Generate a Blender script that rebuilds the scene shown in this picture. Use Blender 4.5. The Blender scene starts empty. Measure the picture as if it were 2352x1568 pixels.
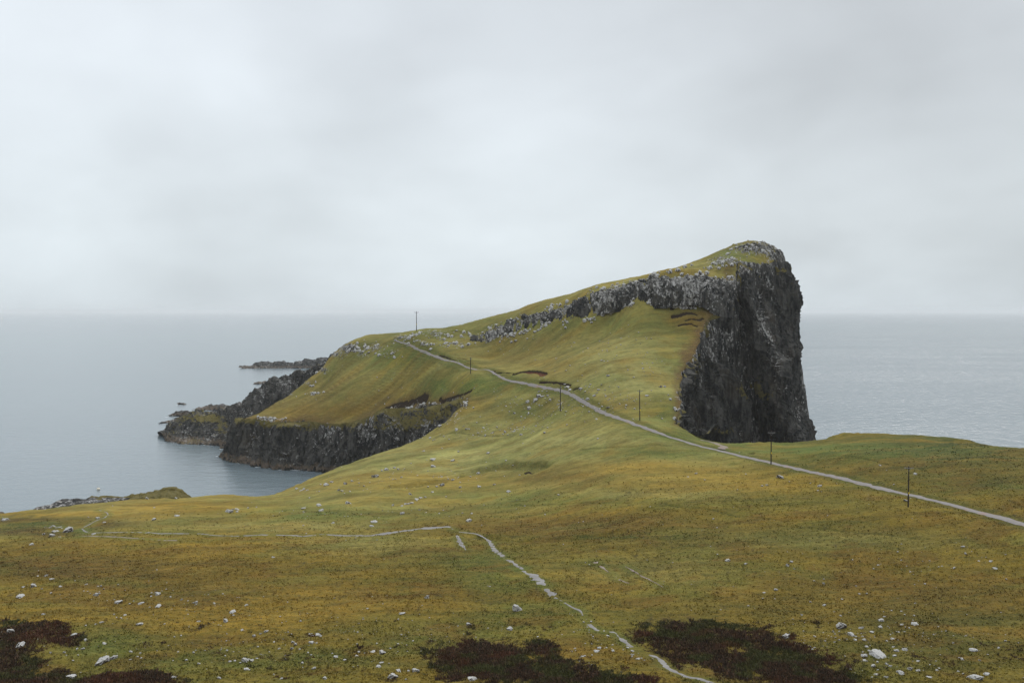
import bpy, bmesh, math, random
import numpy as np
from mathutils import Vector, Matrix

random.seed(7)
rng = np.random.default_rng(11)
sc = bpy.context.scene
COL = sc.collection

# ------------------------------------------------------------------ camera
CAM_Z = 66.0
FPX = 2352 * 35.0 / 36.0            # focal length in units of a 2352 px wide picture
PITCH = math.atan(70 / FPX)
cam_d = bpy.data.cameras.new("camera")
cam_d.sensor_width = 36.0
cam_d.lens = 35.0
cam_d.clip_start = 0.5
cam_d.clip_end = 200000.0
cam = bpy.data.objects.new("camera", cam_d)
COL.objects.link(cam)
cam.location = (0, 0, CAM_Z)
cam.rotation_euler = (math.pi / 2 - PITCH, 0, 0)
sc.camera = cam

# ------------------------------------------------------------------ view + light
sc.view_settings.view_transform = 'Standard'
sc.view_settings.look = 'None'
sc.view_settings.exposure = 0.0
sc.view_settings.gamma = 1.0
sc.cycles.volume_bounces = 2
sc.cycles.max_bounces = 6
sc.cycles.transparent_max_bounces = 8

SUN_EL = math.radians(46)
SUN_AZ = math.radians(28)           # a veiled sun ahead and to the right (clockwise from +Y)
sun_d = bpy.data.lights.new("sun", 'SUN')
sun_d.energy = 1.5
sun_d.angle = math.radians(11)
sun_d.color = (1.0, 0.965, 0.91)
sun = bpy.data.objects.new("sun", sun_d)
COL.objects.link(sun)
sdir = Vector((math.sin(SUN_AZ) * math.cos(SUN_EL), math.cos(SUN_AZ) * math.cos(SUN_EL), math.sin(SUN_EL)))
sun.rotation_euler = sdir.to_track_quat('Z', 'Y').to_euler()

world = bpy.data.worlds.new("World")
sc.world = world
world.use_nodes = True


def pixdir(u, v):
    """unit direction in the world for a spot of the 2352x1568 picture"""
    x = (u - 1176) / FPX
    y = -(v - 784) / FPX
    c, s = math.cos(PITCH), math.sin(PITCH)
    d = np.array([x, c + y * s, -s + y * c])
    return d / np.linalg.norm(d)


class NT:
    """tiny node-graph helper"""
    def __init__(self, tree):
        self.t = tree
        tree.nodes.clear()

    def n(self, kind, **kw):
        nd = self.t.nodes.new(kind)
        for k, val in kw.items():
            if k.startswith('_'):
                setattr(nd, k[1:], val)
        for k, val in kw.items():
            if k.startswith('_'):
                continue
            key = int(k[1:]) if k[0] == 'i' and k[1:].isdigit() else k.replace('__', ' ')
            self.put(nd.inputs[key], val)
        return nd

    def put(self, sock, val):
        if isinstance(val, bpy.types.NodeSocket):
            self.t.links.new(val, sock)
        elif isinstance(val, bpy.types.Node):
            self.t.links.new(val.outputs[0], sock)
        else:
            if isinstance(val, tuple) and len(val) == 3 and sock.type == 'RGBA':
                val = (*val, 1.0)
            sock.default_value = val

    def math(self, op, a, b=0.0, c=None, clamp=False):
        nd = self.t.nodes.new('ShaderNodeMath')
        nd.operation = op
        nd.use_clamp = clamp
        self.put(nd.inputs[0], a)
        self.put(nd.inputs[1], b)
        if c is not None:
            self.put(nd.inputs[2], c)
        return nd.outputs[0]

    def mix(self, f, a, b, mode='MIX'):
        nd = self.t.nodes.new('ShaderNodeMix')
        nd.data_type = 'RGBA'
        nd.blend_type = mode
        self.put(nd.inputs[0], f)
        self.put(nd.inputs[6], a)
        self.put(nd.inputs[7], b)
        return nd.outputs[2]

    def ramp(self, fac, lo, hi, a=0.0, b=1.0, smooth=True):
        nd = self.t.nodes.new('ShaderNodeMapRange')
        nd.interpolation_type = 'SMOOTHSTEP' if smooth else 'LINEAR'
        self.put(nd.inputs[0], fac)
        self.put(nd.inputs[1], lo)
        self.put(nd.inputs[2], hi)
        self.put(nd.inputs[3], a)
        self.put(nd.inputs[4], b)
        return nd.outputs[0]

    def noise(self, vec, scale, detail=4.0, rough=0.55, dist=0.0):
        nd = self.t.nodes.new('ShaderNodeTexNoise')
        self.put(nd.inputs['Vector'], vec)
        self.put(nd.inputs['Scale'], scale)
        self.put(nd.inputs['Detail'], detail)
        self.put(nd.inputs['Roughness'], rough)
        self.put(nd.inputs['Distortion'], dist)
        return nd.outputs[0]

    def mapping(self, vec, loc=(0, 0, 0), rot=(0, 0, 0), scale=(1, 1, 1)):
        nd = self.t.nodes.new('ShaderNodeMapping')
        self.put(nd.inputs[0], vec)
        nd.inputs[1].default_value = loc
        nd.inputs[2].default_value = rot
        nd.inputs[3].default_value = scale
        return nd.outputs[0]


def build_world():
    g = NT(world.node_tree)
    tc = g.n('ShaderNodeTexCoord')
    d = tc.outputs['Generated']
    sep = g.n('ShaderNodeSeparateXYZ', i0=d)
    x, y, z = sep.outputs
    sky = g.n('ShaderNodeTexSky', _sky_type='NISHITA', _sun_disc=False, _sun_elevation=SUN_EL,
              _sun_rotation=SUN_AZ, _air_density=1.5, _dust_density=4.0)
    # cloud deck seen edge-on: noise stretched sideways towards the horizon
    zc = g.math('MAXIMUM', z, 0.0)
    inv = g.math('DIVIDE', 1.0, g.math('ADD', zc, 0.45))
    cx = g.math('MULTIPLY', x, inv)
    cy = g.math('MULTIPLY', y, inv)
    comb = g.n('ShaderNodeCombineXYZ', i0=cx, i1=cy, i2=g.math('MULTIPLY', z, 1.0))
    n1 = g.noise(comb.outputs[0], 2.0, 3.0, 0.5, 0.25)
    n2 = g.noise(g.mapping(comb.outputs[0], loc=(3.1, 1.7, 0)), 5.0, 4.0, 0.5, 0.3)
    val = g.math('ADD', g.math('MULTIPLY', g.math('SUBTRACT', n1, 0.5), 0.48),
                 g.math('MULTIPLY', g.math('SUBTRACT', n2, 0.5), 0.16))
    # the broad lighter and darker masses of this cloud deck
    blobs = [(100, 120, 0.2, 0.11), (1230, 560, 0.24, 0.10), (1150, 250, 0.22, 0.05), (2300, 110, 0.28, -0.2), (500, 440, 0.24, -0.055),
             (1750, 230, 0.16, -0.05),  (1950, 420, 0.16, 0.03), (0, 330, 0.2, 0.05)]
    for (u, v, r, a) in blobs:
        pd = pixdir(u, v)
        dot = g.n('ShaderNodeVectorMath', _operation='DISTANCE', i0=d, i1=tuple(float(q) for q in pd))
        w = g.ramp(dot.outputs['Value'], 0.0, r * 1.6, 1.0, 0.0)
        val = g.math('MULTIPLY_ADD', w, a, val)
    base = g.mix(g.ramp(z, 0.0, 0.30), (0.682, 0.752, 0.794), (0.692, 0.745, 0.796))
    lum = g.math('ADD', val, 1.0)
    cloud = g.n('ShaderNodeVectorMath', _operation='SCALE', i0=base)
    g.put(cloud.inputs['Scale'], g.math('MULTIPLY', lum, 10.0))
    # an overcast sky is brighter overhead than at the horizon
    zen = g.ramp(z, 0.33, 0.95, 1.0, 1.6)
    cloud2 = g.n('ShaderNodeVectorMath', _operation='SCALE', i0=cloud.outputs[0])
    g.put(cloud2.inputs['Scale'], zen)
    col = g.mix(0.03, cloud2.outputs[0], sky.outputs[0])
    bg = g.n('ShaderNodeBackground', Color=col, Strength=0.1)
    out = g.n('ShaderNodeOutputWorld', Surface=bg.outputs[0])


build_world()

# ------------------------------------------------------------------ numpy noise
def _hash(ix, iy, iz, seed):
    h = (ix.astype(np.int64) * 374761393 + iy.astype(np.int64) * 668265263 + iz.astype(np.int64) * 2147483647 + seed * 1274126177) & 0xffffffff
    h = ((h ^ (h >> 13)) * 1274126177) & 0xffffffff
    h = ((h ^ (h >> 16)) * 2246822519) & 0xffffffff
    return ((h ^ (h >> 15)) & 0xffffff).astype(np.float32) / np.float32(0xffffff)


def vn2(x, y, seed=0):
    """2-D value noise, -1..1"""
    x = np.asarray(x, dtype=np.float64); y = np.asarray(y, dtype=np.float64)
    ix = np.floor(x); iy = np.floor(y)
    fx = (x - ix).astype(np.float32); fy = (y - iy).astype(np.float32)
    ix = ix.astype(np.int64); iy = iy.astype(np.int64)
    fx = fx * fx * fx * (fx * (fx * 6 - 15) + 10); fy = fy * fy * fy * (fy * (fy * 6 - 15) + 10)
    z = np.zeros_like(ix)
    a = _hash(ix, iy, z, seed); b = _hash(ix + 1, iy, z, seed)
    c = _hash(ix, iy + 1, z, seed); d = _hash(ix + 1, iy + 1, z, seed)
    return ((a + (b - a) * fx) * (1 - fy) + (c + (d - c) * fx) * fy) * 2 - 1


def fbm(x, y, octs=4, seed=0, gain=0.5):
    s = 0; a = 1.0; t = 0
    for o in range(octs):
        ca, sa = math.cos(0.5 + o), math.sin(0.5 + o)
        s = s + a * vn2((x * ca - y * sa) * 2 ** o + 17.3 * o, (x * sa + y * ca) * 2 ** o - 9.1 * o, seed + o * 13)
        t += a; a *= gain
    return s / t


def worley(x, y, seed=0):
    """nearest-cell random value (0..1) and distance gap to the second cell"""
    ix = np.floor(x).astype(np.int64); iy = np.floor(y).astype(np.int64)
    d1 = np.full(x.shape, 9.0); d2 = np.full(x.shape, 9.0); val = np.zeros(x.shape)
    z = np.zeros_like(ix)
    for dx in (-1, 0, 1):
        for dy in (-1, 0, 1):
            cx = ix + dx; cy = iy + dy
            px = cx + _hash(cx, cy, z, seed + 1); py = cy + _hash(cx, cy, z, seed + 2)
            d = (px - x) ** 2 + (py - y) ** 2
            r = _hash(cx, cy, z, seed + 3)
            closer = d < d1
            d2 = np.where(closer, d1, np.minimum(d2, d))
            val = np.where(closer, r, val)
            d1 = np.where(closer, d, d1)
    return val, np.sqrt(d2) - np.sqrt(d1)


def sstep(x, a, b):
    t = np.clip((x - a) / (b - a), 0, 1)
    return t * t * (3 - 2 * t)


# ------------------------------------------------------------------ picture spot <-> world
CP, SP = math.cos(PITCH), math.sin(PITCH)


def P(u, v, Y):
    """world point on the sight line (u, v) at forward distance Y"""
    x = (u - 1176) / FPX; y = -(v - 784) / FPX
    dy = CP + y * SP; dz = -SP + y * CP
    return (x * Y / dy, Y, CAM_Z + dz * Y / dy)


def Zp(u, Y, z):
    """world point in the bearing u, forward distance Y, height z"""
    # solve v so that the bearing is right
    t = (z - CAM_Z) / Y                       # dz/dy
    yv = (t * CP + SP) / (CP - t * SP)
    dy = CP + yv * SP
    return ((u - 1176) / FPX * Y / dy, Y, z)


def proj(X, Y, Z):
    """picture spot of a world point"""
    dz = Z - CAM_Z
    depth = np.maximum(Y * CP - dz * SP, 1e-3)
    upv = Y * SP + dz * CP
    return 1176 + X / depth * FPX, 784 - upv / depth * FPX


# ------------------------------------------------------------------ the shape of the land
TOPS = dict(
    cliffL=[(1605, 1003, 297), (1585, 992, 300), (1556, 971, 303), (1568, 930, 315), (1562, 897, 325), (1576, 845, 337), (1597, 811, 346),
            (1611, 768, 358), (1625, 740, 366), (1643, 718, 373)],
    head=[(1056, 916, 366), (1010, 930, 378), (962, 938, 388), (881, 941, 400), (837, 963, 405), (774, 976, 411), (712, 970, 418),
          (634, 971, 428), (574, 963, 438), (546, 970, 446), (560, 962, 452), (584, 954, 455), (624, 929, 460), (665, 907, 464),
          (703, 873, 467), (740, 845, 470), (756, 820, 471), (771, 807, 470)],
)
bay_edge = [(609, 1139, 318), (650, 1126, 322), (690, 1109, 326), (760, 1078, 333), (860, 1044, 342), (960, 1008, 350), (1020, 968, 352), (1060, 931, 356)]
hill_edge = [(2352, 1029, 266), (2300, 1027, 272), (2230, 1010, 285), (2150, 1002, 291), (2050, 995, 297), (1940, 991, 302), (1895, 1002, 301),
             (1850, 1011, 299), (1760, 1015, 297), (1669, 1016, 296)]
summit_edge = [(1803, 600, 412), (1777, 606, 403), (1745, 608, 398), (1694, 603, 392), (1690, 646, 385)]

controls = [
    # near field
    (1176, 1568, 143), (0, 1568, 150), (2352, 1568, 142), (600, 1500, 160), (1176, 1400, 178), (0, 1400, 188), (1770, 1420, 170),
    (2352, 1300, 190), (1770, 1300, 197), (600, 1300, 212), (1176, 1300, 202), (0, 1250, 250), (600, 1220, 247), (1176, 1220, 238), (300, 1210, 258),
    (600, 1172, 282), (300, 1175, 283), (1600, 1150, 240), (1400, 1200, 233), (2086, 1165, 221),
    (1600, 1080, 267), (1468, 965, 303), (1287, 941, 328), (1081, 857, 374), (956, 760, 447), (903, 779, 447), (1176, 1100, 290), (1176, 1040, 312), (1176, 960, 340), (1400, 1030, 288), (1400, 1080, 272), (900, 1100, 300), (1000, 1060, 318),
    (1110, 960, 345), (1120, 910, 358),
    (2150, 1060, 252), (1940, 1050, 265), (2352, 1100, 234), (2352, 1060, 250), (1800, 1035, 283),
    (0, 1186, 294), (152, 1168, 299), (274, 1153, 302), (405, 1147, 306), (515, 1133.5, 308),
    # left face of the peninsula
    (584, 954, 450), (700, 920, 440), (800, 900, 425), (900, 870, 420), (1000, 860, 392), (850, 830, 440), (950, 830, 417), (950, 900, 398),
    (1040, 890, 378), (818, 787, 462), (868, 785, 456), (740, 890, 452), (700, 950, 425), (820, 940, 414),
    # long slope below the crag
    (1450, 850, 337), (1500, 960, 306), (1350, 800, 365), (1250, 850, 362), (1400, 750, 380), (1500, 760, 362), (1540, 830, 341), (1520, 900, 322),
    (1300, 760, 388), (1150, 810, 402), (1600, 735, 366),
    # crag foot / crag top / skyline
    (1107, 786, 413), (1224, 758, 399), (1316, 738, 389), (1430, 709, 379), (1531, 706, 373), (1598, 694, 374),
    (1101, 771, 421), (1181, 734, 412), (1287, 709, 400), (1359, 680, 391), (1459, 649, 382), (1531, 637, 378), (1608, 638, 378),
    (1029, 752, 450), (1115, 731, 440), (1215, 700, 426), (1313, 673, 415), (1402, 647, 406), (1470, 635, 402), (1563, 616, 402), (1624, 600, 405),
    (1637, 590, 407), (1678, 576, 408), (1720, 563, 409), (1739, 561, 410), (1771, 568, 414), (1800, 584, 419),
    (1640, 622, 390), (1720, 592, 398), (1500, 634, 389), (1560, 627, 390), (1600, 620, 392), (1430, 648, 394), (1650, 596, 398),
]
controls_z = [
    (956, 495, 46), (1115, 490, 48), (1215, 475, 54), (1402, 462, 60), (1563, 460, 66), (1700, 460, 70), (1790, 450, 72),
    (818, 500, 40), (868, 500, 42), (771, 495, 36),
]
controls_xyz = [(0, 0, 64.2), (0, 25, 50), (0, 60, 29), (0, 100, 15.5), (-60, 60, 26), (60, 60, 30), (-70, 110, 11), (70, 110, 16), (-200, 0, 56), (200, 0, 60),
                (-300, 150, 10), (-260, 250, 5), (250, 120, 26), (240, 220, 30), (-400, -100, 50), (300, -100, 60), (-400, 200, 4)]

track_Y = [(905, 446), (943, 430), (1001, 408), (1058, 391), (1101, 381), (1201, 356), (1287, 341), (1344, 325), (1430, 306), (1473, 298), (1531, 292), (1600, 287),
           (1671, 280), (1775, 270), (1845, 261), (1985, 244), (2086, 232), (2194, 222), (2352, 206), (2440, 198), (2600, 186)]
track_px = [(905, 780.5), (916, 783), (943, 791.5), (972, 806), (1001, 817), (1029, 827), (1058, 835), (1101, 848), (1144, 861), (1201, 877.5), (1244, 887), (1287, 894.6),
            (1316, 907), (1344, 924), (1387, 946), (1430, 962), (1473, 977), (1531, 999), (1566, 1010), (1636, 1029), (1671, 1037), (1740, 1054),
            (1775, 1061.5), (1845, 1077.5), (1915, 1093), (1985, 1110), (2055, 1127), (2124, 1142), (2194, 1159.5), (2246, 1173.4), (2299, 1186), (2352, 1203),
            (2440, 1233), (2600, 1290)]
track_pts = [P(u, v, float(np.interp(u, [q[0] for q in track_Y], [q[1] for q in track_Y]))) for (u, v) in track_px]
CT = track_pts + [P(*c) for c in controls] + [Zp(*c) for c in controls_z] + controls_xyz
for lst in (bay_edge, hill_edge, summit_edge, TOPS['cliffL'], TOPS['head']):
    CT += [P(*c) for c in lst]
CT = np.array(CT)
# drop near-duplicates
keep = []
for i, c in enumerate(CT):
    if all((c[0] - CT[j][0]) ** 2 + (c[1] - CT[j][1]) ** 2 > 6 for j in keep):
        keep.append(i)
CT = CT[keep]


def tps_fit(C, lam=0.6):
    n = len(C)
    d2 = ((C[:, None, :2] - C[None, :, :2]) ** 2).sum(-1)
    K = 0.5 * d2 * np.log(d2 + 1e-9) * (d2 > 0)
    K[np.arange(n), np.arange(n)] += lam
    Pm = np.hstack([np.ones((n, 1)), C[:, :2]])
    A = np.zeros((n + 3, n + 3))
    A[:n, :n] = K; A[:n, n:] = Pm; A[n:, :n] = Pm.T
    return np.linalg.solve(A, np.concatenate([C[:, 2], np.zeros(3)]))


TW = tps_fit(CT)


def surf(X, Y):
    X = np.asarray(X, dtype=np.float64); Y = np.asarray(Y, dtype=np.float64)
    shp = X.shape
    x = X.ravel(); y = Y.ravel()
    out = np.empty(x.shape)
    n = len(CT)
    for a in range(0, len(x), 60000):
        b = min(a + 60000, len(x))
        d2 = (x[a:b, None] - CT[None, :, 0]) ** 2 + (y[a:b, None] - CT[None, :, 1]) ** 2 + 1e-9
        out[a:b] = (0.5 * d2 * np.log(d2)) @ TW[:n] + TW[n] + TW[n + 1] * x[a:b] + TW[n + 2] * y[a:b]
    return out.reshape(shp)


def xy(lst):
    return [P(*c)[:2] for c in lst]


COAST = ([(-400, -150), (-420, 180), (-300, 275)] + [Zp(0, 303, 5)[:2], Zp(150, 308, 5)[:2], Zp(274, 311, 5)[:2], Zp(405, 314, 5)[:2], Zp(515, 316, 5)[:2]]
         + xy(bay_edge) + xy(TOPS['head'])
         + [Zp(790, 492, 38)[:2], Zp(870, 505, 38)[:2], Zp(960, 512, 40)[:2], Zp(1100, 505, 40)[:2], Zp(1300, 484, 50)[:2], Zp(1500, 470, 60)[:2],
            Zp(1700, 462, 70)[:2], Zp(1790, 446, 70)[:2]]
         + xy(summit_edge) + xy(TOPS['cliffL'][::-1]) + xy(hill_edge[::-1]) + [(190, 245), (265, 150), (320, -60), (320, -150)])
COAST = np.array(COAST)


def coast_sd(X, Y):
    """signed distance to the coast outline, positive on land"""
    x = np.asarray(X).ravel(); y = np.asarray(Y).ravel()
    best = np.full(x.shape, 1e9)
    inside = np.zeros(x.shape, bool)
    n = len(COAST)
    for i in range(n):
        ax, ay = COAST[i]; bx, by = COAST[(i + 1) % n]
        ex, ey = bx - ax, by - ay
        t = np.clip(((x - ax) * ex + (y - ay) * ey) / (ex * ex + ey * ey + 1e-9), 0, 1)
        d = (x - ax - t * ex) ** 2 + (y - ay - t * ey) ** 2
        best = np.minimum(best, d)
        if ay != by:
            c = ((ay > y) != (by > y)) & (x < ex * (y - ay) / ey + ax)
            inside ^= c
    d = np.sqrt(best)
    return np.where(inside, d, -d).reshape(np.shape(X))


def ground0(X, Y):
    """land height without the small hummocks"""
    return surf(X, Y)


def march(uv, ylo=120., yhi=520., step=0.75):
    """forward distance at which each sight line meets the smooth land"""
    ys = np.arange(ylo, yhi, step)
    res = []
    for (u, v) in uv:
        x = (u - 1176) / FPX; y = -(v - 784) / FPX
        dy = CP + y * SP; dz = -SP + y * CP
        X = x * ys / dy; Z = CAM_Z + dz * ys / dy
        g = surf(X, ys)
        k = np.argmax(g >= Z)
        if g[k] < Z[k]:
            res.append(None); continue
        if k > 0:
            f = (Z[k - 1] - g[k - 1]) / ((Z[k - 1] - g[k - 1]) + (g[k] - Z[k]) + 1e-9)
            Yh = ys[k - 1] + f * step
        else:
            Yh = ys[0]
        res.append((x * Yh / dy, Yh))
    return res


def spline(pts, step):
    """Catmull-Rom through 2-D/3-D points, resampled to about equal steps"""
    p = np.array(pts, dtype=float)
    p = np.vstack([2 * p[0] - p[1], p, 2 * p[-1] - p[-2]])
    out = []
    for i in range(1, len(p) - 2):
        n = max(2, int(np.linalg.norm(p[i + 1] - p[i]) / step))
        t = np.linspace(0, 1, n, endpoint=False)[:, None]
        a, b, c, d = p[i - 1], p[i], p[i + 1], p[i + 2]
        out.append(0.5 * ((2 * b) + (c - a) * t + (2 * a - 5 * b + 4 * c - d) * t ** 2 + (3 * b - a - 3 * c + d) * t ** 3))
    out.append(p[-2][None])
    return np.vstack(out)


path_px = [(228, 1172.5), (247, 1178.5), (240, 1186), (224, 1190), (200, 1200), (189, 1207), (196, 1213), (213, 1216.5), (268, 1217), (335, 1220), (396, 1222), (457, 1221),
           (506, 1225.5), (609, 1224), (660, 1225), (702, 1226), (739, 1223), (786, 1225), (847, 1227), (887, 1224), (954, 1221), (1021, 1215), (1035, 1216.5), (1051, 1224),
           (1095, 1229), (1122, 1240), (1132, 1256), (1149, 1273), (1166, 1283), (1189, 1298), (1226, 1322), (1244, 1336), (1255, 1350), (1276, 1368), (1291, 1375),
           (1309, 1388), (1333, 1402), (1343, 1417), (1356, 1432), (1374, 1446), (1398, 1450), (1424, 1458), (1440, 1471), (1453, 1483), (1476, 1493), (1515, 1507),
           (1528, 1523), (1549, 1539), (1580, 1554), (1606, 1560), (1632, 1568), (1700, 1600)]
branch_px = [(1655, 1031), (1664, 1026), (1650, 1020), (1630, 1014), (1608, 1010)]
spur_px = [(1050, 1234), (1058, 1249), (1070, 1263)]
low_px = [(183, 1228.5), (244, 1230), (274, 1231), (350, 1234), (408, 1238)]
mud1_px = [(1367, 1289), (1388, 1305), (1408, 1317), (1432, 1330), (1446, 1336)]
mud2_px = [(1436, 1299), (1455, 1309), (1476, 1321), (1502, 1334), (1522, 1345)]


def to_world_line(px, step=0.6):
    w = [q for q in march(px) if q is not None]
    return spline(w, step)


TRACK = spline([q[:2] for q in track_pts], 1.0)
PATH = to_world_line(path_px, 0.45)
BRANCH = to_world_line(branch_px, 0.5)
SPURP = to_world_line(spur_px, 0.4)
LOWP = to_world_line(low_px, 0.5)
MUD1 = to_world_line(mud1_px, 0.35)
MUD2 = to_world_line(mud2_px, 0.35)


def line_dist(X, Y, line, stride=3):
    ln = line[::stride] if len(line) > 12 else line
    x = X.ravel(); y = Y.ravel()
    lo = ln.min(0) - 6; hi = ln.max(0) + 6
    out = np.full(x.shape, 99.0)
    sel = np.where((x > lo[0]) & (x < hi[0]) & (y > lo[1]) & (y < hi[1]))[0]
    xs, ys = x[sel], y[sel]
    best = np.full(xs.shape, 1e9)
    for i in range(len(ln) - 1):
        ax, ay = ln[i]; ex, ey = ln[i + 1] - ln[i]
        t = np.clip(((xs - ax) * ex + (ys - ay) * ey) / (ex * ex + ey * ey + 1e-9), 0, 1)
        best = np.minimum(best, (xs - ax - t * ex) ** 2 + (ys - ay - t * ey) ** 2)
    out[sel] = np.sqrt(best)
    return out.reshape(X.shape)


# peat scars, ditches, and wide banks with a painted shaded front: (points, half width m, depth m, soil 0/1)
SCARS = [([(1185, 857), (1205, 852), (1222, 853), (1238, 855), (1249, 860)], 1.3, 1.0, 2),
         ([(1135, 853), (1160, 855), (1186, 856)], 0.5, 0.5, 1),
         ([(1049, 823), (1058, 822), (1070, 824)], 0.55, 0.6, 1), ([(1072, 827), (1082, 829)], 0.4, 0.4, 1),
         ([(1104, 842), (1116, 843)], 0.45, 0.4, 1), ([(1120, 848), (1135, 850)], 0.5, 0.5, 1),
         ([(1010, 815), (1025, 819), (1045, 826)], 0.4, 0.3, 1),
         ([(1240, 876), (1270, 877), (1292, 880), (1310, 884)], 0.5, 0.5, 1),
         ([(1318, 893), (1328, 890)], 0.5, 0.6, 1),
         ([(1010, 915), (1035, 913), (1060, 905), (1082, 895)], 0.5, 0.6, 1), ([(1012, 924), (1040, 921), (1075, 918)], 0.5, 0.5, 1),
         ([(960, 939), (975, 936), (985, 942), (1000, 938), (1020, 934)], 0.5, 0.5, 1),
         ([(885, 938), (920, 930), (960, 917), (980, 916)], 1.1, 0.5, 1),
         ([(1543, 703), (1560, 699), (1578, 703), (1595, 703)], 0.7, 0.8, 1), ([(1545, 726), (1565, 722), (1590, 718), (1600, 722)], 0.7, 0.8, 1),
         ([(1575, 735), (1590, 732), (1605, 735), (1615, 730)], 0.6, 0.6, 1), ([(1560, 745), (1580, 742), (1600, 748)], 0.6, 0.6, 1),
         ([(1180, 1155), (1260, 1154), (1400, 1155), (1450, 1156)], 0.3, 0.25, 0),
         ([(1520, 1160), (1570, 1168), (1640, 1176), (1700, 1186), (1780, 1193), (1850, 1197)], 0.35, 0.25, 0),
         ([(1860, 1212), (1960, 1218), (2060, 1228), (2140, 1231), (2220, 1234)], 0.3, 0.25, 0),
         ([(1900, 1050), (1985, 1057), (2060, 1072), (2130, 1076)], 0.35, 0.25, 0), ([(1720, 1039), (1735, 1038)], 0.5, 0.5, 1),
         ([(1330, 1361), (1380, 1375), (1440, 1389), (1520, 1402)], 0.2, 0.2, 0), ([(2080, 1452), (2150, 1465), (2210, 1478)], 0.25, 0.2, 0),
         ([(1208, 1084), (1218, 1081), (1228, 1082)], 0.8, 0.4, 1), ([(1000, 1001), (1100, 996), (1180, 993)], 0.4, 0.2, 0), ([(1330, 1030), (1430, 1022), (1530, 1024)], 0.4, 0.2, 0),
         ([(940, 1190), (1000, 1180), (1080, 1150)], 0.3, 0.2, 0), ([(1060, 1092), (1120, 1078), (1180, 1072), (1250, 1070)], 2.0, 1.1, 0), ([(900, 1118), (960, 1113), (1010, 1108)], 2.0, 0.9, 0),
         ([(1100, 1234), (1250, 1236), (1330, 1233), (1420, 1222)], 1.6, 0.8, 0)]
SCARW = []
for (px, w, dep, soil) in SCARS:
    wl = [q for q in march(px) if q is not None]
    if len(wl) >= 2:
        SCARW.append((spline(wl, 2.0), w * (0.8 if soil else 1.0), dep, soil))


def hummocks(X, Y):
    far = sstep(Y, 200, 330)
    h = 0.42 * fbm(X / 7.5, Y / 5.5, 2, 5) + (0.20 - 0.05 * far) * fbm(X / 1.5, Y / 1.2, 3, 9, 0.6)
    return h


def swell(X, Y, sd, dt):
    """broad gentle undulation, dying out at cliff edges, on the far hill and along the track"""
    return 1.0 * fbm(X / 27, Y / 21, 3, 3) * (1 - 0.85 * sstep(Y, 330, 370)) * sstep(sd, 0.0, 10.0) * sstep(dt, 2.5, 14.0)


def ground(X, Y, full=False):
    X = np.asarray(X, dtype=float); Y = np.asarray(Y, dtype=float)
    S = surf(X, Y)
    dt = line_dist(X, Y, TRACK, 4)
    dp = np.minimum.reduce([line_dist(X, Y, L, 3) for L in (PATH, BRANCH, SPURP, LOWP, MUD1, MUD2)])
    small = hummocks(X, Y)
    sd = coast_sd(X, Y) + 0.7 * fbm(X / 3.0, Y / 3.0, 2, 21)
    sd = sd + 1.1 * fbm(X / 2.2, Y / 2.2, 3, 23, 0.6) * (Y > 300) * (sd < 6)
    flat = np.minimum(sstep(dt, 1.9, 4.5), sstep(dp, 0.9, 2.2))
    z = S + swell(X, Y, sd, dt) + small * flat
    # cut of the track into the slope
    z = z - 0.25 * (1 - sstep(dt, 1.5, 2.6))
    # terracettes on the steep left face
    u, v = proj(X, Y, z)
    tz = sstep(u, 560, 640) * (1 - sstep(u, 1040, 1120)) * sstep(Y, 385, 400)
    ter = np.sin(2 * math.pi * (z / 1.2 + 1.1 * fbm(X / 12, Y / 10, 3, 31)))
    tz = tz * sstep(fbm(X / 9, Y / 6, 3, 33), -0.25, 0.35)
    z = z + tz * 0.13 * ter
    soil = np.zeros(X.shape); wet = np.zeros(X.shape)
    for (ln, w, dep, sl) in SCARW:
        d = line_dist(X, Y, ln, 1)
        near = d < 4 + w
        if not near.any():
            continue
        d = d + (0.5 * w + 0.15) * fbm(X / 1.6, Y / 1.6, 3, 41, 0.6)
        k = 1 - sstep(d, w * 0.5, w * 1.5)
        z = z - dep * k
        if sl:
            soil = np.maximum(soil, k * (1.0 if sl == 1 else 2.0))
        else:
            wet = np.maximum(wet, k * (0.55 if w > 1 else 1.0))  # wide banks share this mask: shade painted on their fronts
    # cliffs: the turf ends and the ground falls away
    drop = np.where(sd < 0, (-sd) * 6.0 + 0.2, 0.0)
    z = z - drop - 0.5 * (1 - sstep(sd, -0.2, 0.8))
    z = np.maximum(z, -8.0)
    if full:
        return z, sd, soil, wet, dt, dp, ter * tz
    return z


# ------------------------------------------------------------------ mesh helpers
def grid_faces(nr, nc):
    i = np.arange(nr - 1)[:, None] * nc + np.arange(nc - 1)[None, :]
    return np.stack([i, i + 1, i + nc + 1, i + nc], -1).reshape(-1, 4)


def mesh_np(name, verts, faces, mat=None, smooth=True):
    me = bpy.data.meshes.new(name)
    nv, nf = len(verts), len(faces)
    me.vertices.add(nv)
    me.vertices.foreach_set('co', np.asarray(verts, dtype=np.float32).ravel())
    k = faces.shape[1]
    me.loops.add(nf * k)
    me.loops.foreach_set('vertex_index', faces.astype(np.int32).ravel())
    me.polygons.add(nf)
    me.polygons.foreach_set('loop_start', (np.arange(nf) * k).astype(np.int32))
    me.polygons.foreach_set('loop_total', np.full(nf, k, dtype=np.int32))
    me.polygons.foreach_set('use_smooth', np.full(nf, smooth))
    me.update(calc_edges=True)
    me.validate()
    if mat:
        me.materials.append(mat)
    return me


def add_float(me, name, arr):
    a = me.attributes.new(name, 'FLOAT', 'POINT')
    a.data.foreach_set('value', np.asarray(arr, dtype=np.float32).ravel())


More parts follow.
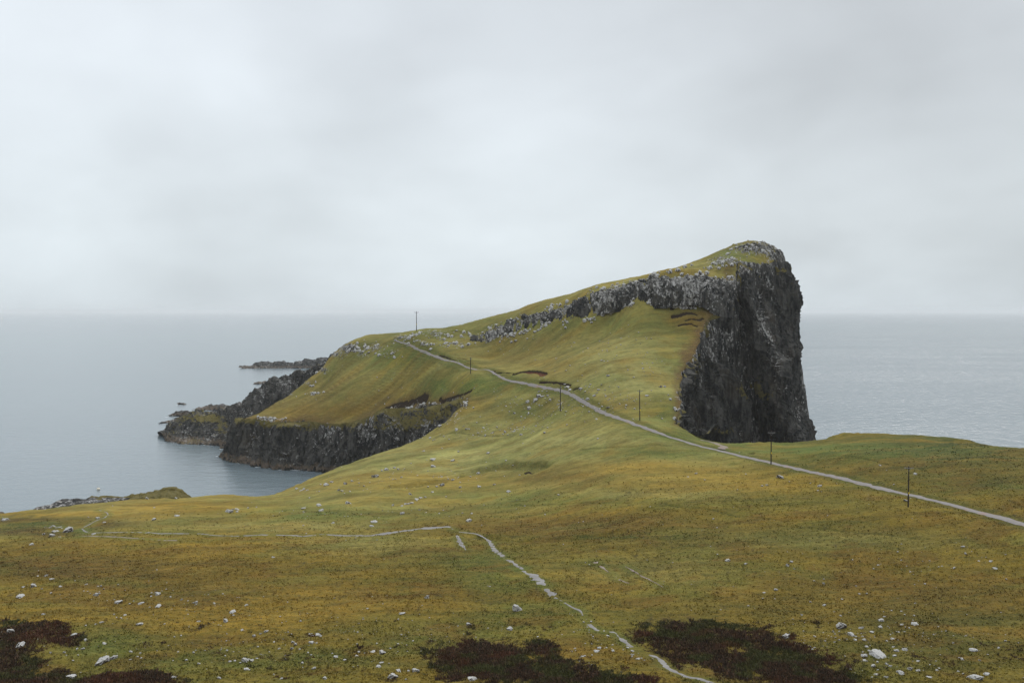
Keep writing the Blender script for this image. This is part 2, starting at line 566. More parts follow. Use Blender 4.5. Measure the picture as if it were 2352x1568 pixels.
def add_color(me, name, arr):
    a = me.attributes.new(name, 'FLOAT_COLOR', 'POINT')
    c = np.ones((arr.reshape(-1, 3).shape[0], 4), dtype=np.float32)
    c[:, :3] = arr.reshape(-1, 3)
    a.data.foreach_set('color', c.ravel())


def link(name, me, kind=None, label=None, cat=None, group=None, parent=None):
    o = bpy.data.objects.new(name, me)
    COL.objects.link(o)
    if kind: o['kind'] = kind
    if label: o['label'] = label
    if cat: o['category'] = cat
    if group: o['group'] = group
    if parent: o.parent = parent
    return o


# ------------------------------------------------------------------ materials
def new_mat(name):
    m = bpy.data.materials.new(name)
    m.use_nodes = True
    return m, NT(m.node_tree)


def finish(g, color, rough=0.9, bump=None, spec=0.25, normal=None, **kw):
    b = g.n('ShaderNodeBsdfPrincipled')
    g.put(b.inputs['Base Color'], color)
    g.put(b.inputs['Roughness'], rough)
    g.put(b.inputs['Specular IOR Level'], spec)
    if normal is not None:
        g.put(b.inputs['Normal'], normal)
    g.n('ShaderNodeOutputMaterial', Surface=b.outputs[0])
    return b


def bumpn(g, h, strength, dist, normal=None):
    b = g.n('ShaderNodeBump')
    g.put(b.inputs['Strength'], strength)
    g.put(b.inputs['Distance'], dist)
    g.put(b.inputs['Height'], h)
    if normal is not None:
        g.put(b.inputs['Normal'], normal)
    return b.outputs[0]


def geo_pos(g):
    return g.n('ShaderNodeNewGeometry')


def rock_color(g, pos, nz, light=0.0):
    """dark basalt, pale lichen on its exposed ledges and blocks, rust and moss"""
    n_big = g.noise(pos, 0.07, 4, 0.6)
    n_mid = g.noise(g.mapping(pos, scale=(1, 1, 0.33)), 0.34, 5, 0.68)
    n_fine = g.noise(g.mapping(pos, scale=(1, 1, 0.6)), 1.0, 5, 0.75)
    base = g.mix(g.ramp(n_mid, 0.40, 0.62), (0.0075, 0.0080, 0.0085), (0.072, 0.067, 0.060))
    base = g.mix(g.math('MULTIPLY', g.ramp(n_big, 0.54, 0.66), 0.4), base, (0.055, 0.039, 0.024))
    n_st = g.noise(g.mapping(pos, scale=(1, 1, 0.10)), 1.1, 4, 0.7)
    base = g.mix(g.math('MULTIPLY', g.ramp(n_st, 0.50, 0.66), 0.5), base, (0.095, 0.092, 0.080))
    base = g.mix(g.math('MULTIPLY', g.ramp(n_st, 0.47, 0.36), 0.7), base, (0.006, 0.0065, 0.007))
    lich = g.math('ADD', g.math('MULTIPLY', nz, 0.12), g.math('ADD', g.math('MULTIPLY', n_fine, 0.85), g.math('MULTIPLY', n_big, 0.55)))
    lich = g.math('ADD', lich, light)
    lf = g.ramp(lich, 0.855, 0.96)
    base = g.mix(g.math('MULTIPLY', lf, 0.9), base, g.mix(g.ramp(n_fine, 0.42, 0.68), (0.12, 0.115, 0.105), (0.46, 0.44, 0.415)))
    return base, n_mid, n_fine


def mat_land():
    m, g = new_mat("turf")
    geo = geo_pos(g)
    pos = geo.outputs['Position']
    nz = g.n('ShaderNodeSeparateXYZ', i0=geo.outputs['Normal']).outputs[2]
    tint = g.n('ShaderNodeAttribute', _attribute_name='tint').outputs['Color']
    rock = g.n('ShaderNodeAttribute', _attribute_name='rock').outputs['Fac']
    soil = g.n('ShaderNodeAttribute', _attribute_name='soil').outputs['Fac']
    rough = g.n('ShaderNodeAttribute', _attribute_name='rough').outputs['Fac']
    n1 = g.noise(g.mapping(pos, scale=(1, 1.5, 1)), 0.55, 4, 0.6)
    n2 = g.noise(pos, 2.6, 3, 0.65)
    n3 = g.noise(g.mapping(pos, loc=(40, 3, 8), scale=(1, 1.7, 1)), 1.1, 5, 0.72)
    n4 = g.noise(g.mapping(pos, loc=(4, 31, 8), scale=(1, 2.2, 1)), 0.13, 4, 0.6)
    col = g.mix(g.math('MULTIPLY', g.ramp(n1, 0.44, 0.62), g.math('MULTIPLY_ADD', rough, 0.35, 0.25)), tint, g.mix(0.7, tint, (0.078, 0.074, 0.018)))
    col = g.mix(g.math('MULTIPLY', g.ramp(n4, 0.48, 0.62), 0.4), col, g.mix(0.5, col, (0.22, 0.125, 0.024)))
    col = g.mix(g.math('MULTIPLY', g.ramp(n2, 0.48, 0.66), 0.5), col, g.mix(0.7, col, (0.34, 0.26, 0.06)))
    n5 = g.noise(g.mapping(pos, rot=(0, 0, 0.12), scale=(0.22, 1.5, 1.5)), 0.55, 5, 0.68)
    col = g.mix(g.math('MULTIPLY', g.ramp(n5, 0.50, 0.64), 0.50), col, g.mix(0.75, col, (0.075, 0.078, 0.024)))
    col = g.mix(g.math('MULTIPLY', g.ramp(n5, 0.47, 0.34), 0.35), col, g.mix(0.6, col, (0.36, 0.30, 0.09)))
    dark = g.ramp(n3, 0.54, 0.66)
    col = g.mix(g.math('MULTIPLY', g.math('MULTIPLY', dark, rough), 0.5), col, (0.042, 0.045, 0.016))
    soilc = g.mix(g.ramp(soil, 1.0, 1.7), (0.028, 0.018, 0.011), (0.13, 0.050, 0.026))
    col = g.mix(g.ramp(g.math('ADD', soil, g.math('MULTIPLY', g.math('SUBTRACT', n2, 0.5), 0.8)), 0.25, 0.6), col, soilc)
    rc, nm, nf = rock_color(g, pos, nz, 0.12)
    rk = g.ramp(g.math('ADD', rock, g.math('MULTIPLY', g.math('SUBTRACT', nf, 0.5), 1.3)), 0.42, 0.58)
    col = g.mix(rk, col, rc)
    h = g.math('ADD', g.math('MULTIPLY', n2, 0.6), g.math('ADD', n3, g.math('MULTIPLY', nf, g.math('MULTIPLY', rock, 1.5))))
    finish(g, col, 0.95, spec=0.08, normal=bumpn(g, h, g.math('MULTIPLY_ADD', rough, 0.6, 0.4), 0.5))
    return m


def mat_rock(name, light=0.0, seaweed=True):
    m, g = new_mat(name)
    geo = geo_pos(g)
    pos = geo.outputs['Position']
    nz = g.n('ShaderNodeSeparateXYZ', i0=geo.outputs['Normal']).outputs[2]
    z = g.n('ShaderNodeSeparateXYZ', i0=pos).outputs[2]
    grass = g.n('ShaderNodeAttribute', _attribute_name='grass').outputs['Fac']
    pale = g.n('ShaderNodeAttribute', _attribute_name='pale').outputs['Fac']
    expo = g.n('ShaderNodeAttribute', _attribute_name='expo').outputs['Fac']
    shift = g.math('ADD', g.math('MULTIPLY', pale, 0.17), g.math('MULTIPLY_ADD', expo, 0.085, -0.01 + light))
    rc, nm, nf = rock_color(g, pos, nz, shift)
    col = rc
    gn = g.noise(pos, 0.8, 4, 0.65)
    gcol = g.mix(g.noise(pos, 1.7, 3, 0.6), (0.060, 0.060, 0.018), (0.185, 0.140, 0.036))
    gf = g.ramp(g.math('ADD', grass, g.math('MULTIPLY', g.math('SUBTRACT', gn, 0.5), 1.2)), 0.45, 0.62)
    col = g.mix(gf, col, gcol)
    if seaweed:
        wl = g.math('ADD', z, g.math('MULTIPLY', g.math('SUBTRACT', nm, 0.5), 9.0))
        band = g.math('MULTIPLY', g.ramp(wl, 0.2, 0.9), g.ramp(wl, 3.0, 1.4))
        col = g.mix(g.math('MULTIPLY', band, 0.6), col, g.mix(nf, (0.085, 0.058, 0.034), (0.27, 0.20, 0.14)))
    h = g.math('ADD', nm, g.math('MULTIPLY', nf, 0.6))
    finish(g, col, 0.88, spec=0.2, normal=bumpn(g, h, 0.9, 0.45))
    return m


def mat_boulder():
    m, g = new_mat("lichen_stone")
    geo = geo_pos(g)
    pos = geo.outputs['Position']
    nz = g.n('ShaderNodeSeparateXYZ', i0=geo.outputs['Normal']).outputs[2]
    n1 = g.noise(pos, 2.2, 5, 0.7)
    n2 = g.noise(pos, 7.0, 4, 0.7)
    oi = g.n('ShaderNodeObjectInfo').outputs['Random']
    a = g.mix(n2, (0.27, 0.26, 0.24), (0.64, 0.62, 0.59))
    k = g.math('ADD', g.math('ADD', g.math('MULTIPLY', n1, 1.1), g.math('MULTIPLY', nz, 0.28)), g.math('MULTIPLY', oi, 0.14))
    col = g.mix(g.ramp(k, 0.54, 0.76), (0.080, 0.062, 0.052), a)
    finish(g, col, 0.9, spec=0.2, normal=bumpn(g, g.math('ADD', n1, n2), 0.7, 0.12))
    return m


def mat_gravel(name, a, b, wet=0.0):
    m, g = new_mat(name)
    pos = geo_pos(g).outputs['Position']
    n1 = g.noise(pos, 1.3, 5, 0.7)
    n2 = g.noise(pos, 0.25, 3, 0.6)
    col = g.mix(n1, a, b)
    col = g.mix(g.math('MULTIPLY', g.ramp(n2, 0.55, 0.75), 0.6), col, (0.30, 0.17, 0.12) if not wet else b)
    r = g.ramp(n2, 0.4, 0.6, 0.85, 0.85 - wet)
    finish(g, col, r, spec=0.4, normal=bumpn(g, n1, 0.5, 0.06))
    return m


def mat_sea():
    m, g = new_mat("sea_water")
    pos = geo_pos(g).outputs['Position']
    sx = g.n('ShaderNodeSeparateXYZ', i0=pos)
    rough_side = g.ramp(sx.outputs[0], -150.0, 260.0, 0.0, 1.0)
    w1 = g.noise(g.mapping(pos, rot=(0, 0, 0.3), scale=(1, 1.9, 1)), 0.22, 5, 0.62, 0.3)
    w2 = g.noise(g.mapping(pos, rot=(0, 0, -0.25), scale=(1.0, 1.5, 1)), 0.11, 4, 0.55, 0.2)
    patch = g.noise(g.mapping(pos, rot=(0, 0, 0.15), scale=(0.35, 1.6, 1)), 0.008, 4, 0.55, 0.4)
    patch2 = g.noise(g.mapping(pos, loc=(900, 0, 0), rot=(0, 0, -0.1), scale=(0.25, 2.2, 1)), 0.0022, 3, 0.5, 0.2)
    calm = g.math('MULTIPLY', g.ramp(g.math('ADD', g.math('MULTIPLY', patch, 0.6), g.math('MULTIPLY', patch2, 0.4)), 0.42, 0.60, 0.68, 1.0), g.math('ADD', 0.5, g.math('MULTIPLY', rough_side, 1.3)))
    h = g.math('ADD', g.math('MULTIPLY', w1, 1.0), g.math('MULTIPLY', w2, g.math('MULTIPLY_ADD', rough_side, 2.2, 2.0)))
    col = g.mix(patch, (0.122, 0.160, 0.180), (0.158, 0.196, 0.215))
    b = finish(g, col, g.math('ADD', 0.20, g.math('MULTIPLY', rough_side, 0.06)), spec=0.5, normal=bumpn(g, h, g.math('MULTIPLY', calm, 0.38), 1.0))
    b.inputs['IOR'].default_value = 1.33
    return m


def mat_plain(name, col, rough=0.7, metal=0.0, vary=0.3, scale=6.0):
    m, g = new_mat(name)
    pos = g.n('ShaderNodeTexCoord').outputs['Object']
    n = g.noise(pos, scale, 4, 0.6)
    c = g.mix(g.math('MULTIPLY', n, vary), col, tuple(q * 0.5 for q in col))
    b = finish(g, c, rough, normal=bumpn(g, n, 0.3, 0.02))
    b.inputs['Metallic'].default_value = metal
    return m


def mat_plant(name, attr='tint'):
    m, g = new_mat(name)
    tint = g.n('ShaderNodeAttribute', _attribute_name=attr).outputs['Color']
    finish(g, tint, 0.9, spec=0.1)
    return m


M_LAND = mat_land()
M_ROCK = mat_rock("basalt")
M_CRAG = mat_rock("weathered_basalt", 0.05, False)
M_STONE = mat_boulder()
M_TRACK = mat_gravel("track_gravel", (0.13, 0.115, 0.105), (0.31, 0.28, 0.265))
M_PATH = mat_gravel("wet_path", (0.12, 0.11, 0.10), (0.29, 0.27, 0.26), 0.4)
M_MUD = mat_gravel("path_mud", (0.13, 0.095, 0.07), (0.30, 0.23, 0.19), 0.3)
M_SEA = mat_sea()
M_WOOD = mat_plain("tarred_wood", (0.030, 0.021, 0.018), 0.85, vary=0.6)
M_STEEL = mat_plain("galvanised_steel", (0.28, 0.28, 0.29), 0.5, 0.6)
M_CERAMIC = mat_plain("glazed_ceramic", (0.16, 0.13, 0.12), 0.3)
M_YELLOW = mat_plain("yellow_plate", (0.75, 0.52, 0.04), 0.5, vary=0.15)
M_PLANT = mat_plant("foliage")
M_FLOAT = mat_plain("float_plastic", (0.78, 0.70, 0.56), 0.5, vary=0.2)

# ------------------------------------------------------------------ colours of the land
# (u, v, su, sv, colour, strength): swards, plus sunlit middle and shaded banks painted in
GREEN = (0.082, 0.122, 0.028); PALEG = (0.330, 0.310, 0.110); OLIVE = (0.180, 0.148, 0.030); GOLD = (0.310, 0.188, 0.028)  # PALEG: pale sward, also sunlight painted on saddle and slope
BROWN = (0.120, 0.068, 0.014); DBROWN = (0.060, 0.037, 0.012); DGREEN = (0.040, 0.062, 0.016); HEATH = (0.030, 0.019, 0.011)
BASE = np.array([0.200, 0.140, 0.020])
MIDB = np.array([0.255, 0.225, 0.068])  # mid-distance base: sunlit brightness and milky haze painted into the turf
ZONES = [
    # near field
    (700, 1400, 520, 70, GOLD, 0.55), (150, 1300, 260, 26, DBROWN, 0.75), (100, 1300, 200, 14, BROWN, 0.7), (420, 1345, 240, 30, BROWN, 0.45), (520, 1260, 380, 18, GOLD, 0.6),
    (860, 1250, 150, 22, PALEG, 0.4), (450, 1165, 170, 16, GOLD, 0.75), (120, 1180, 180, 8, GOLD, 0.7), (720, 1180, 200, 18, GREEN, 0.6),
    (60, 1205, 110, 16, DGREEN, 0.9), (150, 1215, 60, 8, GREEN, 0.8), (235, 1200, 50, 7, DBROWN, 0.95), (50, 1192, 110, 6, DBROWN, 0.9), (50, 1221, 100, 7, DBROWN, 0.95),
    (1130, 1300, 120, 45, GREEN, 0.65), (1180, 1400, 130, 50, GREEN, 0.5), (1350, 1420, 140, 35, GREEN, 0.4), (900, 1460, 200, 30, GREEN, 0.4),
    (1000, 1355, 110, 18, BROWN, 0.5), (1330, 1205, 210, 20, BROWN, 0.85), (1180, 1215, 110, 14, BROWN, 0.6), (1480, 1195, 90, 14, BROWN, 0.5),
    (1400, 1233, 200, 4, DGREEN, 0.7), (1560, 1250, 160, 22, DGREEN, 0.3), (1660, 1380, 300, 40, OLIVE, 0.4),  # first zone: shade of the camera-facing bank painted dark green
    (2150, 1380, 300, 45, BROWN, 0.6), (2250, 1440, 220, 40, DGREEN, 0.45), (1950, 1330, 200, 25, BROWN, 0.4), (2130, 1240, 260, 22, OLIVE, 0.3),
    (2080, 1500, 300, 60, DGREEN, 0.5), (1900, 1240, 220, 22, PALEG, 0.3), (1800, 1150, 200, 20, GREEN, 0.35),
    (150, 1420, 230, 26, GOLD, 0.4), (500, 1520, 260, 35, GREEN, 0.55), (250, 1480, 110, 40, GREEN, 0.6),
    (1000, 1275, 230, 30, OLIVE, 0.3), (680, 1210, 160, 8, PALEG, 0.5), (1500, 1310, 160, 30, PALEG, 0.3), (760, 1500, 130, 22, DGREEN, 0.35),
    # middle ground
    (1000, 1110, 260, 22, GOLD, 0.45), (1150, 1140, 220, 16, GREEN, 0.35), (1170, 1065, 120, 12, DGREEN, 0.75), (1280, 1095, 120, 12, BROWN, 0.55),  # DGREEN below the hummock: its shaded front painted in
    (960, 1075, 160, 10, PALEG, 0.6), (1080, 1045, 260, 16, PALEG, 0.7), (1300, 1012, 240, 14, PALEG, 0.7), (1150, 990, 140, 22, PALEG, 0.5), (1500, 1040, 130, 12, GREEN, 0.6), (1480, 1075, 160, 14, GOLD, 0.5),
    (1700, 1105, 160, 18, GOLD, 0.5), (1560, 1000, 90, 14, GREEN, 0.7), (1220, 945, 130, 22, GREEN, 0.45), (1120, 960, 80, 26, PALEG, 0.4),
    (1350, 1150, 200, 12, GREEN, 0.4), (1500, 1135, 160, 10, PALEG, 0.4),
    (2150, 1030, 330, 46, DGREEN, 1.0), (1850, 1030, 130, 16, GREEN, 0.8), (1700, 1030, 70, 10, GREEN, 0.7), (2100, 1085, 180, 14, BROWN, 0.6), (2300, 1110, 140, 24, DGREEN, 0.5),
    (2100, 1075, 90, 4, DBROWN, 0.55), (2250, 1010, 150, 14, DGREEN, 0.5),
    # hill
    (930, 820, 110, 26, GREEN, 0.75), (780, 900, 190, 34, BROWN, 0.40), (760, 945, 200, 18, BROWN, 0.65), (980, 880, 90, 24, GREEN, 0.4), (1080, 890, 90, 22, GREEN, 0.65),
    (1150, 880, 90, 14, GREEN, 0.6), (1230, 830, 200, 26, BROWN, 0.28), (1250, 785, 200, 20, BROWN, 0.30), (1470, 870, 130, 40, PALEG, 0.85), (1560, 790, 60, 60, GREEN, 0.65),
    (1440, 800, 120, 24, PALEG, 0.5), (1420, 740, 160, 20, GREEN, 0.35), (1540, 945, 70, 26, GREEN, 0.7), (1450, 930, 110, 14, BROWN, 0.35), (1585, 735, 45, 22, BROWN, 0.75),
    (1330, 695, 200, 18, OLIVE, 0.4), (1200, 745, 120, 14, GREEN, 0.45), (1560, 628, 90, 10, GOLD, 0.4), (1700, 585, 90, 18, GREEN, 0.7), (1000, 765, 90, 12, GREEN, 0.5),
    (960, 925, 110, 18, DBROWN, 0.75), (1010, 935, 60, 22, BROWN, 0.5), (1600, 830, 22, 110, BROWN, 0.7), (1575, 960, 30, 30, DGREEN, 0.4),
    (640, 965, 110, 8, BROWN, 0.8), (850, 790, 60, 8, DGREEN, 0.5),
]
HEATHER = [(30, 1468, 100, 34), (110, 1460, 60, 20), (165, 1472, 36, 16), (10, 1520, 80, 50), (100, 1556, 90, 24), (30, 1565, 120, 30), (320, 1562, 90, 16), (215, 1565, 70, 12),
           (1120, 1500, 130, 30), (1180, 1540, 150, 30), (1060, 1515, 70, 30), (1330, 1560, 160, 26), (1250, 1555, 120, 25),
           (1580, 1455, 110, 34), (1660, 1490, 150, 45), (1760, 1530, 150, 42), (1880, 1555, 120, 26), (1490, 1455, 40, 16), (1620, 1440, 70, 18), (1850, 1520, 60, 18),
           (1240, 1485, 40, 18), (100, 1445, 50, 12)]
HEATHER_GAPS = [(1680, 1495, 40, 10), (1740, 1548, 26, 12), (1600, 1552, 40, 12), (150, 1500, 45, 9), (200, 1520, 36, 12), (1480, 1525, 30, 30)]


def heather_field(u, v, X, Y):
    f = np.zeros(u.shape)
    for (cu, cv, su, sv) in HEATHER:
        d = ((u - cu) / su) ** 2 + ((v - cv) / sv) ** 2
        f = np.maximum(f, 1.24 - d * 0.55)
    for (cu, cv, su, sv) in HEATHER_GAPS:
        d = ((u - cu) / su) ** 2 + ((v - cv) / sv) ** 2
        f = f - 0.9 * np.exp(-d)
    return f + 0.55 * fbm(X / 3.4, Y / 4.2, 3, 77, 0.6) + 0.75 * fbm(X / 0.9, Y / 1.3, 3, 79, 0.7)


# (u, v, su, sv, amount): rock showing through the turf
OUTCROP = [(800, 800, 26, 9, 0.8), (775, 815, 20, 9, 0.6), (830, 812, 22, 9, 0.5), (860, 800, 26, 10, 0.5), (880, 815, 20, 6, 0.4), (925, 775, 24, 7, 0.6),
           (1000, 765, 30, 10, 0.5), (975, 790, 26, 8, 0.5), (1045, 790, 30, 8, 0.5), (1100, 775, 26, 8, 0.45), (1745, 572, 60, 14, 0.75), (1660, 600, 34, 12, 0.6),
           (1790, 590, 26, 14, 0.9), (1690, 640, 20, 10, 0.5), (1630, 645, 30, 8, 0.4), (1470, 645, 60, 8, 0.25), (1380, 665, 70, 7, 0.25), (1640, 612, 24, 7, 0.3),
           (665, 905, 10, 6, 0.5), (720, 903, 10, 4, 0.6), (700, 880, 14, 8, 0.5), (740, 850, 14, 8, 0.6), (1290, 928, 12, 6, 0.45), (1310, 930, 10, 5, 0.4),
           (980, 940, 80, 18, 0.5), (1030, 960, 40, 22, 0.4), (890, 950, 40, 14, 0.35), (612, 962, 30, 5, 0.7), (130, 1209, 30, 6, 0.5), (10, 1192, 16, 4, 0.5),
           (1562, 905, 12, 12, 0.5), (1568, 950, 12, 20, 0.4), (1600, 700, 40, 8, 0.35), (1640, 690, 30, 16, 0.5),
           (1240, 735, 110, 6, 0.2), (1145, 765, 50, 8, 0.3)]


def land_colours(X, Y, Z, ter, soil, wet, dt, dp, sd):
    u, v = proj(X, Y, Z)
    uw = u + 26 * fbm(X / 9, Y / 9, 4, 51, 0.6)
    vw = v + 9 * fbm(X / 8 + 30, Y / 8, 4, 53, 0.6)
    k = (sstep(Y, 235, 285) * (1 - 1.0 * sstep(u, 1650, 1850)))[..., None]
    c = BASE * (1 - k) + MIDB * k
    for (cu, cv, su, sv, colr, a) in ZONES:
        d = ((uw - cu) / su) ** 2 + ((vw - cv) / sv) ** 2
        w = (min(1.0, a * 1.25) * np.exp(-d * 0.75))[..., None]
        c = c * (1 - w) + np.array(colr) * w
    # drifts of different sward
    n = fbm(X / 16, Y / 7, 4, 61, 0.6)
    w = (0.65 * sstep(n, 0.05, 0.45))[..., None]
    c = c * (1 - w) + (np.array(GREEN) * 0.5 + c * 0.5) * w
    n3 = fbm(X / 11 + 70, Y / 6, 4, 69, 0.6)
    w = (0.6 * sstep(n3, 0.10, 0.45) * (1 - 0.6 * sstep(Y, 240, 280)))[..., None]
    c = c * (1 - w) + np.array([0.150, 0.078, 0.016]) * w
    w = (0.5 * sstep(-n, 0.08, 0.5))[..., None]
    c = c * (1 - w) + (np.array(GOLD) * 0.7 + c * 0.3) * w
    n = fbm(X / 24, Y / 3.6, 4, 65, 0.6)[..., None]
    c = c * (1 + 0.50 * n)  # sideways tone streaks: darker hollows of undulations painted into the colour
    # wet greener fringe along the track
    w = (0.6 * (1 - sstep(dt + 0.8 * fbm(X / 3, Y / 3, 2, 63), 1.6, 4.2)))[..., None]
    c = c * (1 - w) + np.array(DGREEN) * 1.2 * w
    w = (0.45 * (1 - sstep(dp, 0.8, 2.4)))[..., None]
    c = c * (1 - w) + np.array(GREEN) * w
    w = (0.5 * wet)[..., None]
    c = c * (1 - w) + np.array(DGREEN) * 0.8 * w  # ditch green, and the painted shade of the wide banks
    # bare rusty fringe where the turf breaks away at the great cliff and the headland
    fr_ = np.maximum(sstep(u, 1535, 1560) * (1 - sstep(u, 1660, 1700)) * (1 - sstep(v, 975, 990)), 0.55 * (u < 1080) * (v > 900) * (Y > 360))
    w = (0.85 * fr_ * (1 - sstep(sd + 3.5 * fbm(X / 4, Y / 4, 3, 67, 0.6), 1.0, 5.0)))[..., None]
    c = c * (1 - w) + np.array([0.105, 0.056, 0.030]) * w
    # terracette treads green, risers brown
    w = (0.35 * np.clip(-ter, 0, 1))[..., None]
    c = c * (1 - w) + np.array(BROWN) * 0.75 * w
    # heather ground
    hf = heather_field(u, v, X, Y) * (Y < 260)
    w = (0.85 * sstep(hf, 0.30, 0.95))[..., None]
    c = c * (1 - w) + np.array(HEATH) * 1.5 * w
    # rock
    rk = np.zeros(X.shape)
    un = u + 6 * fbm(X / 3, Y / 3, 3, 71); vn = v + 4 * fbm(X / 2.5, Y / 2.5, 3, 73)
    for (cu, cv, su, sv, a) in OUTCROP:
        d = ((un - cu) / su) ** 2 + ((vn - cv) / sv) ** 2
        rk = np.maximum(rk, a * np.exp(-d * 0.6))
    rk = np.where(rk > 0.08, rk + 0.30 * fbm(X / 1.1, Y / 1.1, 3, 75, 0.6), rk)
    rk = np.where(sd < 0.3, 1.0, rk)
    return c, np.clip(rk, 0, 1)


# ------------------------------------------------------------------ ground
def build_land():
    ua = np.concatenate([np.linspace(-2600, -80, 70, endpoint=False), np.linspace(-80, 2432, 1560, endpoint=False), np.linspace(2432, 4900, 70)])
    ys = [3.0]
    while ys[-1] < 540:
        y = ys[-1]
        if y < 130: st = 0.5 + 2.2 * min(1, (130 - y) / 20)
        elif y < 260: st = 0.26 + (y - 130) * 0.0010
        elif y < 470: st = 0.40
        else: st = 2.0
        ys.append(y + st)
    ys = np.array(ys)
    U, Yg = np.meshgrid(ua, ys)
    Xg = (U - 1176) / FPX * Yg
    z, sd, soil, wet, dt, dp, ter = ground(Xg, Yg, True)
    col, rk = land_colours(Xg, Yg, z, ter, soil, wet, dt, dp, sd)
    # broken rock stands proud where it shows through
    wv, gap = worley(Xg / 1.3, Yg / 1.0, 91)
    z = z + sstep(rk, 0.3, 0.7) * (sd > 0.5) * (wv * 0.9 - 0.25) * (1 + 0.9 * (z > 86))
    faces = grid_faces(len(ys), len(ua))
    F = faces
    zz = z.ravel()
    low = (zz[F] < -5).all(1)
    F = F[~low]
    me = mesh_np("ground", np.stack([Xg, Yg, z], -1).reshape(-1, 3), F, M_LAND)
    add_color(me, 'tint', col)
    add_float(me, 'rock', rk)
    add_float(me, 'soil', soil)
    add_float(me, 'rough', 1 - 0.72 * sstep(Yg, 215, 275))
    return link("ground", me, 'structure')


build_land()

# ------------------------------------------------------------------ rock faces
def loft(name, cols, step=0.4, amp=1.0, foot=True, pale=None, grassf=0.0, mat=None, tuck=(0, 0), seed=5, kind='structure', stretch=3.0, fade=0.12,
         paint=None, bigamp=1.0, turf=0.05):
    """a rock face hung through control columns (top to bottom), broken into blocks"""
    C = np.array(cols, dtype=float)                  # n x k x 3
    if foot:
        f = C[:, -1:, :].copy(); f[:, :, 2] = np.minimum(f[:, :, 2] - 3, -4.0)
        C = np.concatenate([C, f], 1)
    n, k, _ = C.shape
    # resample down each column, then along
    L = np.linalg.norm(np.diff(C, axis=1), axis=2).mean(0)
    down = []
    for j in range(k - 1):
        m = max(2, int(L[j] / step))
        down += list(j + np.linspace(0, 1, m, endpoint=False))
    down.append(k - 1); down = np.array(down)
    A = np.linalg.norm(np.diff(C, axis=0), axis=2).max(1)
    along = []
    for i in range(n - 1):
        m = max(2, int(A[i] / step))
        along += list(i + np.linspace(0, 1, m, endpoint=False))
    along.append(n - 1); along = np.array(along)

    def cr(arr, t):
        i = np.clip(np.floor(t).astype(int), 0, len(arr) - 2); f = (t - i).reshape((-1,) + (1,) * (arr.ndim - 1))
        p0 = arr[np.clip(i - 1, 0, None)]; p1 = arr[i]; p2 = arr[i + 1]; p3 = arr[np.clip(i + 2, None, len(arr) - 1)]
        tan1 = (p2 - p0) * 0.35; tan2 = (p3 - p1) * 0.35
        h00 = 2 * f ** 3 - 3 * f ** 2 + 1; h10 = f ** 3 - 2 * f ** 2 + f; h01 = -2 * f ** 3 + 3 * f ** 2; h11 = f ** 3 - f ** 2
        return h00 * p1 + h10 * tan1 + h01 * p2 + h11 * tan2
    G = cr(C, along)                                 # m x k x 3
    G = np.swapaxes(cr(np.swapaxes(G, 0, 1), down), 0, 1)   # m x d x 3
    du = np.gradient(G, axis=0); dv = np.gradient(G, axis=1)
    N = np.cross(du, dv); N /= np.linalg.norm(N, axis=2, keepdims=True) + 1e-9
    # outward = towards the sea side
    s = np.cumsum(np.concatenate([[0], np.linalg.norm(np.diff(G[:, G.shape[1] // 2], axis=0), axis=1)]))
    Sg = np.broadcast_to(s[:, None], G.shape[:2])
    Tg = np.concatenate([np.zeros((G.shape[0], 1)), np.cumsum(np.linalg.norm(np.diff(G, axis=1), axis=2), axis=1)], 1)
    wob = fbm(Sg / 9, Tg / 14, 3, seed)
    b1, g1 = worley(Sg / 5.0 + wob * 0.7, Tg / (5.0 * stretch) + wob * 0.3, seed + 1)
    b2, g2 = worley(Sg / 1.9 + wob, Tg / (1.9 * stretch), seed + 2)
    b3, g3 = worley(Sg / 0.8, Tg / 1.4, seed + 3)
    rid = 1 - np.abs(fbm(Sg / 9, Tg / 30, 2, seed + 8)) * 3
    flute = 1 - np.abs(fbm(Sg / 3.2 + wob * 0.6, Tg / 26, 2, seed + 12)) * 3
    disp = bigamp * (2.0 * (b1 - 0.5) + 2.2 * (rid - 0.4) + 2.6 * fbm(Sg / 22, Tg / 26, 2, seed + 9)) + 0.9 * (flute - 0.4) + 1.35 * (b2 - 0.5) + 0.6 * (b3 - 0.5)
    disp -= 0.9 * np.exp(-(g1 / 0.10) ** 2) * bigamp + 0.45 * np.exp(-(g2 / 0.12) ** 2)
    disp = (disp - disp.mean() - 0.2) * amp
    H = Tg[:, -1:]
    t = Tg / H
    edge = sstep(t, 0.0, fade)
    V = G + N * (disp * (0.15 + 0.85 * edge))[..., None]
    V[:, :, 2] += 0.5 * amp * fbm(Sg / 2.2, Tg / 3, 2, seed + 11) * (1 - edge)
    me = mesh_np(name, V.reshape(-1, 3), grid_faces(*G.shape[:2]), mat or M_ROCK, smooth=False)
    # colour fields
    nz = np.abs(N[..., 2])
    du2 = np.gradient(V, axis=0); dv2 = np.gradient(V, axis=1)
    N2 = np.cross(du2, dv2); N2 /= np.linalg.norm(N2, axis=2, keepdims=True) + 1e-9
    nz2 = np.abs(N2[..., 2])
    gr = grassf + 0.55 * sstep(nz * 0.7 + nz2 * 0.3, 0.55, 0.9) + 0.3 * fbm(Sg / 8, Tg / 8, 3, seed + 14)
    gr0 = 0.75 * (1 - sstep(t + 0.10 * fbm(Sg / 3.5, Tg / 3.5, 3, seed + 17, 0.6), 0.02, turf))
    pl = np.full(gr.shape, 0.0 if pale is None else pale)
